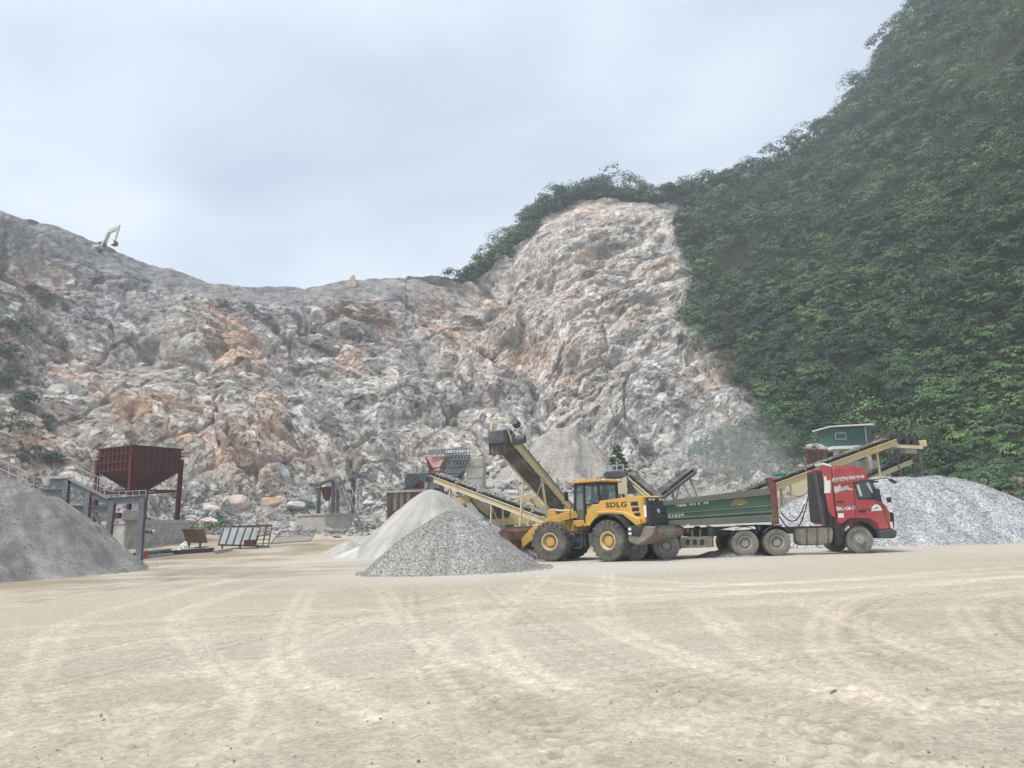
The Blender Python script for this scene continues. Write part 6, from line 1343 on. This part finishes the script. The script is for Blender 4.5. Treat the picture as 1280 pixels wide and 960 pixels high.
boulder(893, 588, 26, 'g', 'pale angular boulder on the bank beside the thin conveyor', asp=.7)
boulder(440, 349, 0, 'o', 'x') if False else None
# the lone rock standing on the skyline
hp, _ = hit(440, 357)
wedge = MB().prism([(-1.45, -.6), (-1.2, .35), (-.75, .9), (-.3, 1.75), (.25, 2.25), (.6, 2.1), (.85, .9), (1.0, -.6)], -.7, .7, poly2=[(-1.1, -.6), (-1.0, .2), (-.6, .7), (-.2, 1.5), (.2, 1.9), (.45, 1.8), (.65, .8), (.8, -.6)])
o = tag(link('skyline_rock', wedge.mesh('skyline_rock', M_BP, .12)), 'lone upright rock standing on the skyline of the ridge', 'rock'); o.location = (hp.x, hp.y, hp.z); o.rotation_euler = (0, 0, .15)
pile_ = [(613, 588, 13, 'g'), (627, 580, 11, 'g'), (606, 600, 13, 'd'), (620, 598, 11, 'd'), (634, 596, 12, 'g'), (630, 609, 14, 'g'), (612, 610, 12, 'g'), (642, 588, 10, 'g'), (646, 602, 11, 'd'), (620, 575, 10, 'g'), (606, 580, 9, 'd'), (639, 576, 9, 'g'), (652, 612, 11, 'g'), (600, 618, 10, 'g'), (640, 618, 12, 'p'), (623, 620, 12, 'd'), (655, 594, 9, 'g'), (634, 568, 8, 'g')]
ORD = 'first second third fourth fifth sixth seventh eighth ninth tenth eleventh twelfth thirteenth fourteenth fifteenth sixteenth seventeenth eighteenth'.split()
CN = dict(g='grey', d='dark grey', p='pinkish', o='rust')
def band(items, where, group, asp):
    """countable blocks: the label says colour and place in the row from the left"""
    items = sorted(items)
    for i, (x_, y_, w_, k_) in enumerate(items): boulder(x_, y_, w_, k_, '%s block, %s from the left %s' % (CN[k_], ORD[i], where), group, asp)
band([(x_, y_, w_ * 1.15, k_) for x_, y_, w_, k_ in pile_], 'in the stack beside the concrete pier', 'boulders stacked beside the pier', .85)
def some(n, x0, x1, y0, y1, s0, s1, ks): return [(rr.uniform(x0, x1), rr.uniform(y0, y1), rr.uniform(s0, s1), rr.choice(ks)) for _ in range(n)]
band(some(18, 235, 400, 640, 662, 9, 14, 'gggpd'), 'in the rubble at left cliff foot', 'fallen blocks at left cliff foot', .75)
band(some(10, 448, 486, 612, 660, 8, 12, 'ggdd'), 'in the rubble beside the plank wall', 'fallen blocks beside plank wall', .75)
band(some(10, 490, 545, 588, 607, 8, 12, 'ggdd'), 'lying above the plank wall', 'fallen blocks above plank wall', .7)
band(some(12, 655, 760, 582, 610, 8, 13, 'gggdp'), 'on the bank behind the loader cab', 'fallen blocks behind the loader', .7)
band(some(14, 795, 930, 588, 612, 8, 13, 'gggdp'), 'on the slope above the green trailer', 'fallen blocks above the trailer', .7)
band(some(6, 985, 1035, 578, 598, 8, 11, 'ggpd'), 'below the rusty bin', 'fallen blocks below the bin', .7)
# uncountable rubble: toe of the face and the banks
pts = []; 
for (x0, x1, y0, y1, n) in ((-60, 490, 605, 672, 2200), (225, 475, 642, 669, 900), (440, 700, 575, 660, 1300), (650, 990, 570, 622, 1600), (960, 1150, 520, 600, 400)):
    for _ in range(n):
        p_ = ground_hit(rr.uniform(x0, x1), rr.uniform(y0, y1))
        if p_ is not None: pts.append(tuple(p_))
pts = np.array(pts); sz = np.clip(rng.lognormal(-1.5, .5, len(pts)), .1, .7)
V, F = pebbles(pts, sz); me = np_mesh('rubble', V, F, M_ROCK)
cc = np.repeat((np.array([.43, .42, .405]) * rng.uniform(.55, 1.35, (len(pts), 1)) * (1 + rng.normal(0, .04, (len(pts), 3)))), 5, axis=0); attr_col(me, 'col', np.clip(cc, .05, .8))
tag(link('rubble', me), 'loose grey rubble strewn along the foot of the quarry face', None, None, 'stuff')
# grit on the yard
n = 3800; yy = 5 + 26 * rng.uniform(size=n) ** 1.7; xx = rng.uniform(-.85, .85, n) * yy
zv = gz(xx, yy) + .0
ix = np.clip(np.searchsorted(gx, xx), 1, len(gx) - 1); iy = np.clip(np.searchsorted(gy, yy), 1, len(gy) - 1); zv = Z[iy, ix]
V, F = pebbles(np.stack([xx, yy, zv], -1), np.clip(rng.lognormal(-5.0, .45, n), .003, .022)); me = np_mesh('yard_grit', V, F, M_ROCK)
cc = np.repeat(np.array([.50, .45, .37]) * rng.uniform(.85, 1.35, (n, 1)), 5, axis=0); attr_col(me, 'col', np.clip(cc, .05, .8))
tag(link('yard_grit', me), 'small stones scattered over the dusty yard', None, None, 'stuff')
M_CHIP = mat('pale_chip', (.58, .55, .50), .9, 0, .15, 8)
g_ = G(1038, 864); o = tag(link('yard_stone', rock_mesh(903, M_CHIP, 12, (1, .8, .45))), 'flat pale stone lying alone on the near right of the yard', 'stone'); s = 13 / FPX * g_.y / 2; o.location = (g_.x, g_.y, g_.z + .015); o.scale = (s, s, s * .8); o.rotation_euler = (0, 0, .3)

# ------------------------------------------------------------------ shrubs, weeds and single trees
def shrub(name, label, cat, p_, rad_, tint_, size_, group=None, nc=16, nl=24, flat=.8, trunk=0.0, tr=.06, crown='crown', sit=.5):
    root = thing(name, label, cat, tuple(p_), 0, group)
    V, t = leaves(np.array([[0, 0, trunk + rad_ * sit]]), np.array([rad_]), nc, nl, size_, np.array([tint_]), flat)
    leaf_object(crown, V, t, root)
    m = MB(); h = trunk + rad_ * .7; rs = random.Random(int(abs(p_[0]) * 100)); m.tube((0, 0, -.3), (rad_ * .06, 0, h), tr * max(rad_, .8) * 1.4, tr * .5, n=7)
    for k in range(5):
        a = rs.uniform(0, 6.28); m.tube((rad_ * .04, 0, trunk * .8 + rad_ * .15), (math.cos(a) * rad_ * .7, math.sin(a) * rad_ * .7, trunk + rad_ * rs.uniform(.4, 1.0)), tr * .7, tr * .25, n=5)
    link('trunk' if trunk else 'stem', m.mesh('stem', M_BARK), root); return root
def at_slope(px, py):
    h, n = hit(px, py); return h
left_sh = [(10, 480, 2.2, 'dark bush high at the left picture edge, topmost on that slope'), (30, 505, 1.6, 'dark bush just below the topmost one at the left edge'), (12, 540, 2.4, 'largest dark green bush on the earthy slope at left edge'), (42, 575, 1.5, 'small bush above the conveyor railing at far left'), (58, 530, 1.2, 'low scrubby bush right of the largest left edge bush'), (22, 415, 2.0, 'bush growing in the dark cleft near the left edge'), (12, 450, 1.8, 'bush below the cleft near the left edge'), (66, 578, 1.0, 'tiny shrub right above the grey frame posts')]
for (px, py, r_, lab) in left_sh: shrub('shrub', lab, 'shrub', at_slope(px, py), r_, .34, .16, 'shrubs on left slope', 30, 26, .9, sit=.12)
weeds = [(262, 664, .9, 'bright green weeds behind the rusty skip'), (280, 661, .8, 'bright green weeds left of the ribbed chute'), (362, 640, .9, 'weeds left of the concrete foundation, above mesh panel'), (383, 634, .9, 'weeds right behind the concrete foundation top'), (240, 662, .7, 'weeds between foundation and rusty skip'), (270, 652, .7, 'weeds growing between the pale boulders')]
for (px, py, r_, lab) in weeds: shrub('weed_clump', lab, 'weeds', ground_hit(px, py, 50), r_, .68, .09, 'weeds at the cliff foot', 26, 28, .9, sit=.1)
tree_p = P(773, 596, 58); tree_p.z = float(gz(tree_p.x, tree_p.y))
tr_ = thing('young_tree', 'small dark green tree standing behind the loader cab', 'tree', tuple(tree_p))
hh = P(773, 556, 58).z - tree_p.z
cen_ = []; rad_l = []
for k in range(16): f = k / 15; cen_.append((rr.uniform(-.4, .4) * (1.1 - f), rr.uniform(-.4, .4) * (1.1 - f), hh * (.42 + .54 * f))); rad_l.append(.95 * (1.12 - f) + .15)
V, t = leaves(np.array(cen_), np.array(rad_l), 9, 22, .10, np.full(16, .36), .8); leaf_object('crown', V, t, tr_)
m_ = MB().tube((0, 0, -.2), (.1, 0, hh * .9), .10, .03, n=8)
for k in range(6): a = k * 1.9; m_.tube((.05, 0, hh * (.4 + .08 * k)), (math.cos(a) * .6, math.sin(a) * .6, hh * (.5 + .08 * k)), .035, .012, n=5)
link('trunk', m_.mesh('trunk', M_BARK), tr_)
# shrubs behind the right gravel heap
rs_ = [(1112, 588, 1.3), (1130, 594, 1.2), (1150, 580, 1.4), (1168, 588, 1.5), (1182, 574, 1.6), (1196, 590, 1.4), (1215, 598, 1.4), (1235, 603, 1.3), (1252, 596, 1.5), (1272, 606, 1.2), (1262, 618, 1.0), (1160, 600, 1.1), (1205, 606, 1.0), (1230, 586, 1.5), (1098, 592, 1.0), (1284, 592, 1.4), (1140, 604, .9), (1245, 612, 1.0)]
names_ = ['dusty shrub right beside the lower worn conveyor end', 'dusty shrub above the left end of the stone heap', 'taller dusty shrub below the drive pulleys', 'rounded shrub above the middle of the stone heap', 'tallest rounded shrub over the stone heap crest', 'shrub just right of the tallest rounded one', 'shrub above the falling right side of stone heap', 'shrub low on the right side above stone heap', 'leafy shrub near the right edge on the grass', 'shrub at the right picture edge', 'lowest shrub near right edge by the heap toe', 'small shrub tucked behind the heap crest', 'small shrub hugging the heap top at right', 'shrub on bright grass slope above the heap', 'shrub between red cab roof and stone heap', 'shrub cut by the right picture edge', 'low shrub left of the heap crest', 'low shrub right of the heap shoulder']
for (px, py, r_), lab in zip(rs_, names_):
    p_ = ground_hit(px, py + 6, 47); shrub('shrub', lab, 'shrub', p_, r_ * 1.05, rr.uniform(.42, .62), .12, 'shrubs behind the right stone heap', 22, 30, .85, sit=.25)
# trees that stand clear of the canopy on the skyline
sky_t = [(838, 236, 3.2, 'thin crowned tree on the saddle of the skyline'), (862, 232, 2.8, 'round crowned tree just right of the saddle'), (902, 222, 2.6, 'low tree on the skyline above the saddle slope'), (1038, 156, 3.2, 'tree leaning out midway up the mountain skyline'), (1100, 78, 3.3, 'tree jutting from the upper mountain skyline'), (1116, 52, 3.0, 'tree highest on the visible mountain skyline'), (700, 238, 2.4, 'tree rising from the left shoulder of the wooded peak'), (590, 338, 2.6, 'outermost small tree at low end of the peak ridge')]
for (px, py, r_, lab) in sky_t:
    by_, bd_, cy_, cd_, _, _ = cols(np.array([float(px)])); b_ = surf(np.array([float(px)]), np.array([1.0]))[0]
    top = P(px, py, b_[1]); trunk_ = max(1.0, top.z - b_[2] - r_ * .6)
    shrub('skyline_tree', lab, 'tree', (b_[0], b_[1], b_[2]), r_ * .8, .36, .26, 'trees on the skyline', 24, 26, .75, trunk=trunk_, tr=.16)

# dusty plants where the face meets the mountain
mid_s = [(884, 572), (902, 560), (915, 580), (928, 552), (938, 570), (950, 588), (962, 560), (972, 578), (985, 566), (930, 600), (905, 598), (952, 536), (872, 430), (880, 415), (890, 440), (868, 405)]
mid_n = ['dusty bush low on the slope above the trailer numbers', 'dusty bush above the yellow trailer emblem', 'dusty bush right behind the trailer top edge', 'grey green bush high on the slope above the trailer front', 'bush above the front end of the trailer', 'bush just over the trailer front post', 'bush up the slope left of the rusty bin', 'bush between trailer front and rusty bin', 'bush next to the rusty bin', 'low dusty bush right at the trailer rim', 'small low bush left at the trailer rim', 'highest bush on the rocky slope left of hut', 'bright green bush on the rock edge below the forest', 'upper bright bush on the rock edge', 'lower bright bush on the rock edge', 'topmost bright bush where rock meets forest']
for i, ((px, py), lab) in enumerate(zip(mid_s, mid_n)):
    p_ = ground_hit(px, py, 47); k = p_.y / 75; shrub('shrub', lab, 'shrub', p_, 1.9 * k, .5 if i < 12 else .62, .14 * k, 'shrubs at the edge of the quarry face', 24, 28, .85, sit=.2)

# ------------------------------------------------------------------ the air
hz = bpy.data.materials.new('haze'); hz.use_nodes = True; t = hz.node_tree; t.nodes.clear()
ho = N(t, 'ShaderNodeOutputMaterial'); hv = N(t, 'ShaderNodeVolumePrincipled'); hv.inputs['Density'].default_value = .00085; hv.inputs['Color'].default_value = (.86, .92, 1, 1); hv.inputs['Anisotropy'].default_value = .2
t.links.new(hv.outputs[0], ho.inputs['Volume'])
zt = float(S[..., 2].max()) + 20
hb = np.array([[x, y, z] for z in (-80, zt) for y in (-440, 440) for x in (-440, 440)], float)
hf = np.array([[0, 2, 3, 1], [4, 5, 7, 6], [0, 1, 5, 4], [2, 6, 7, 3], [0, 4, 6, 2], [1, 3, 7, 5]])
tag(link('haze', np_mesh('haze', hb, hf, hz)), 'thin pale haze filling the quarry air', None, None, 'stuff')

# drifting stone dust over the slope behind the trailer
dm = bpy.data.materials.new('drifting_dust'); dm.use_nodes = True; t = dm.node_tree; t.nodes.clear()
ho = N(t, 'ShaderNodeOutputMaterial'); hv = N(t, 'ShaderNodeVolumePrincipled'); hv.inputs['Density'].default_value = .022; hv.inputs['Color'].default_value = (.93, .94, .95, 1)
t.links.new(hv.outputs[0], ho.inputs['Volume'])
bm = bmesh.new(); bmesh.ops.create_icosphere(bm, subdivisions=4, radius=1.0)
for v in bm.verts:
    n_ = v.co.normalized(); v.co = n_ * (1 + .16 * math.sin(3 * n_.x + 2 * n_.z) + .10 * math.sin(5 * n_.y + 4 * n_.x + 1) + .08 * math.cos(6 * n_.z + 3 * n_.x))
me = bpy.data.meshes.new('dust_cloud'); bm.to_mesh(me); bm.free(); me.materials.append(dm)
for f in me.polygons: f.use_smooth = True
dp = P(905, 585, 60); o = tag(link('dust_cloud', me), 'pale stone dust drifting behind the green trailer', None, None, 'stuff'); o.location = dp; o.scale = (6.5, 5.0, 4.2)
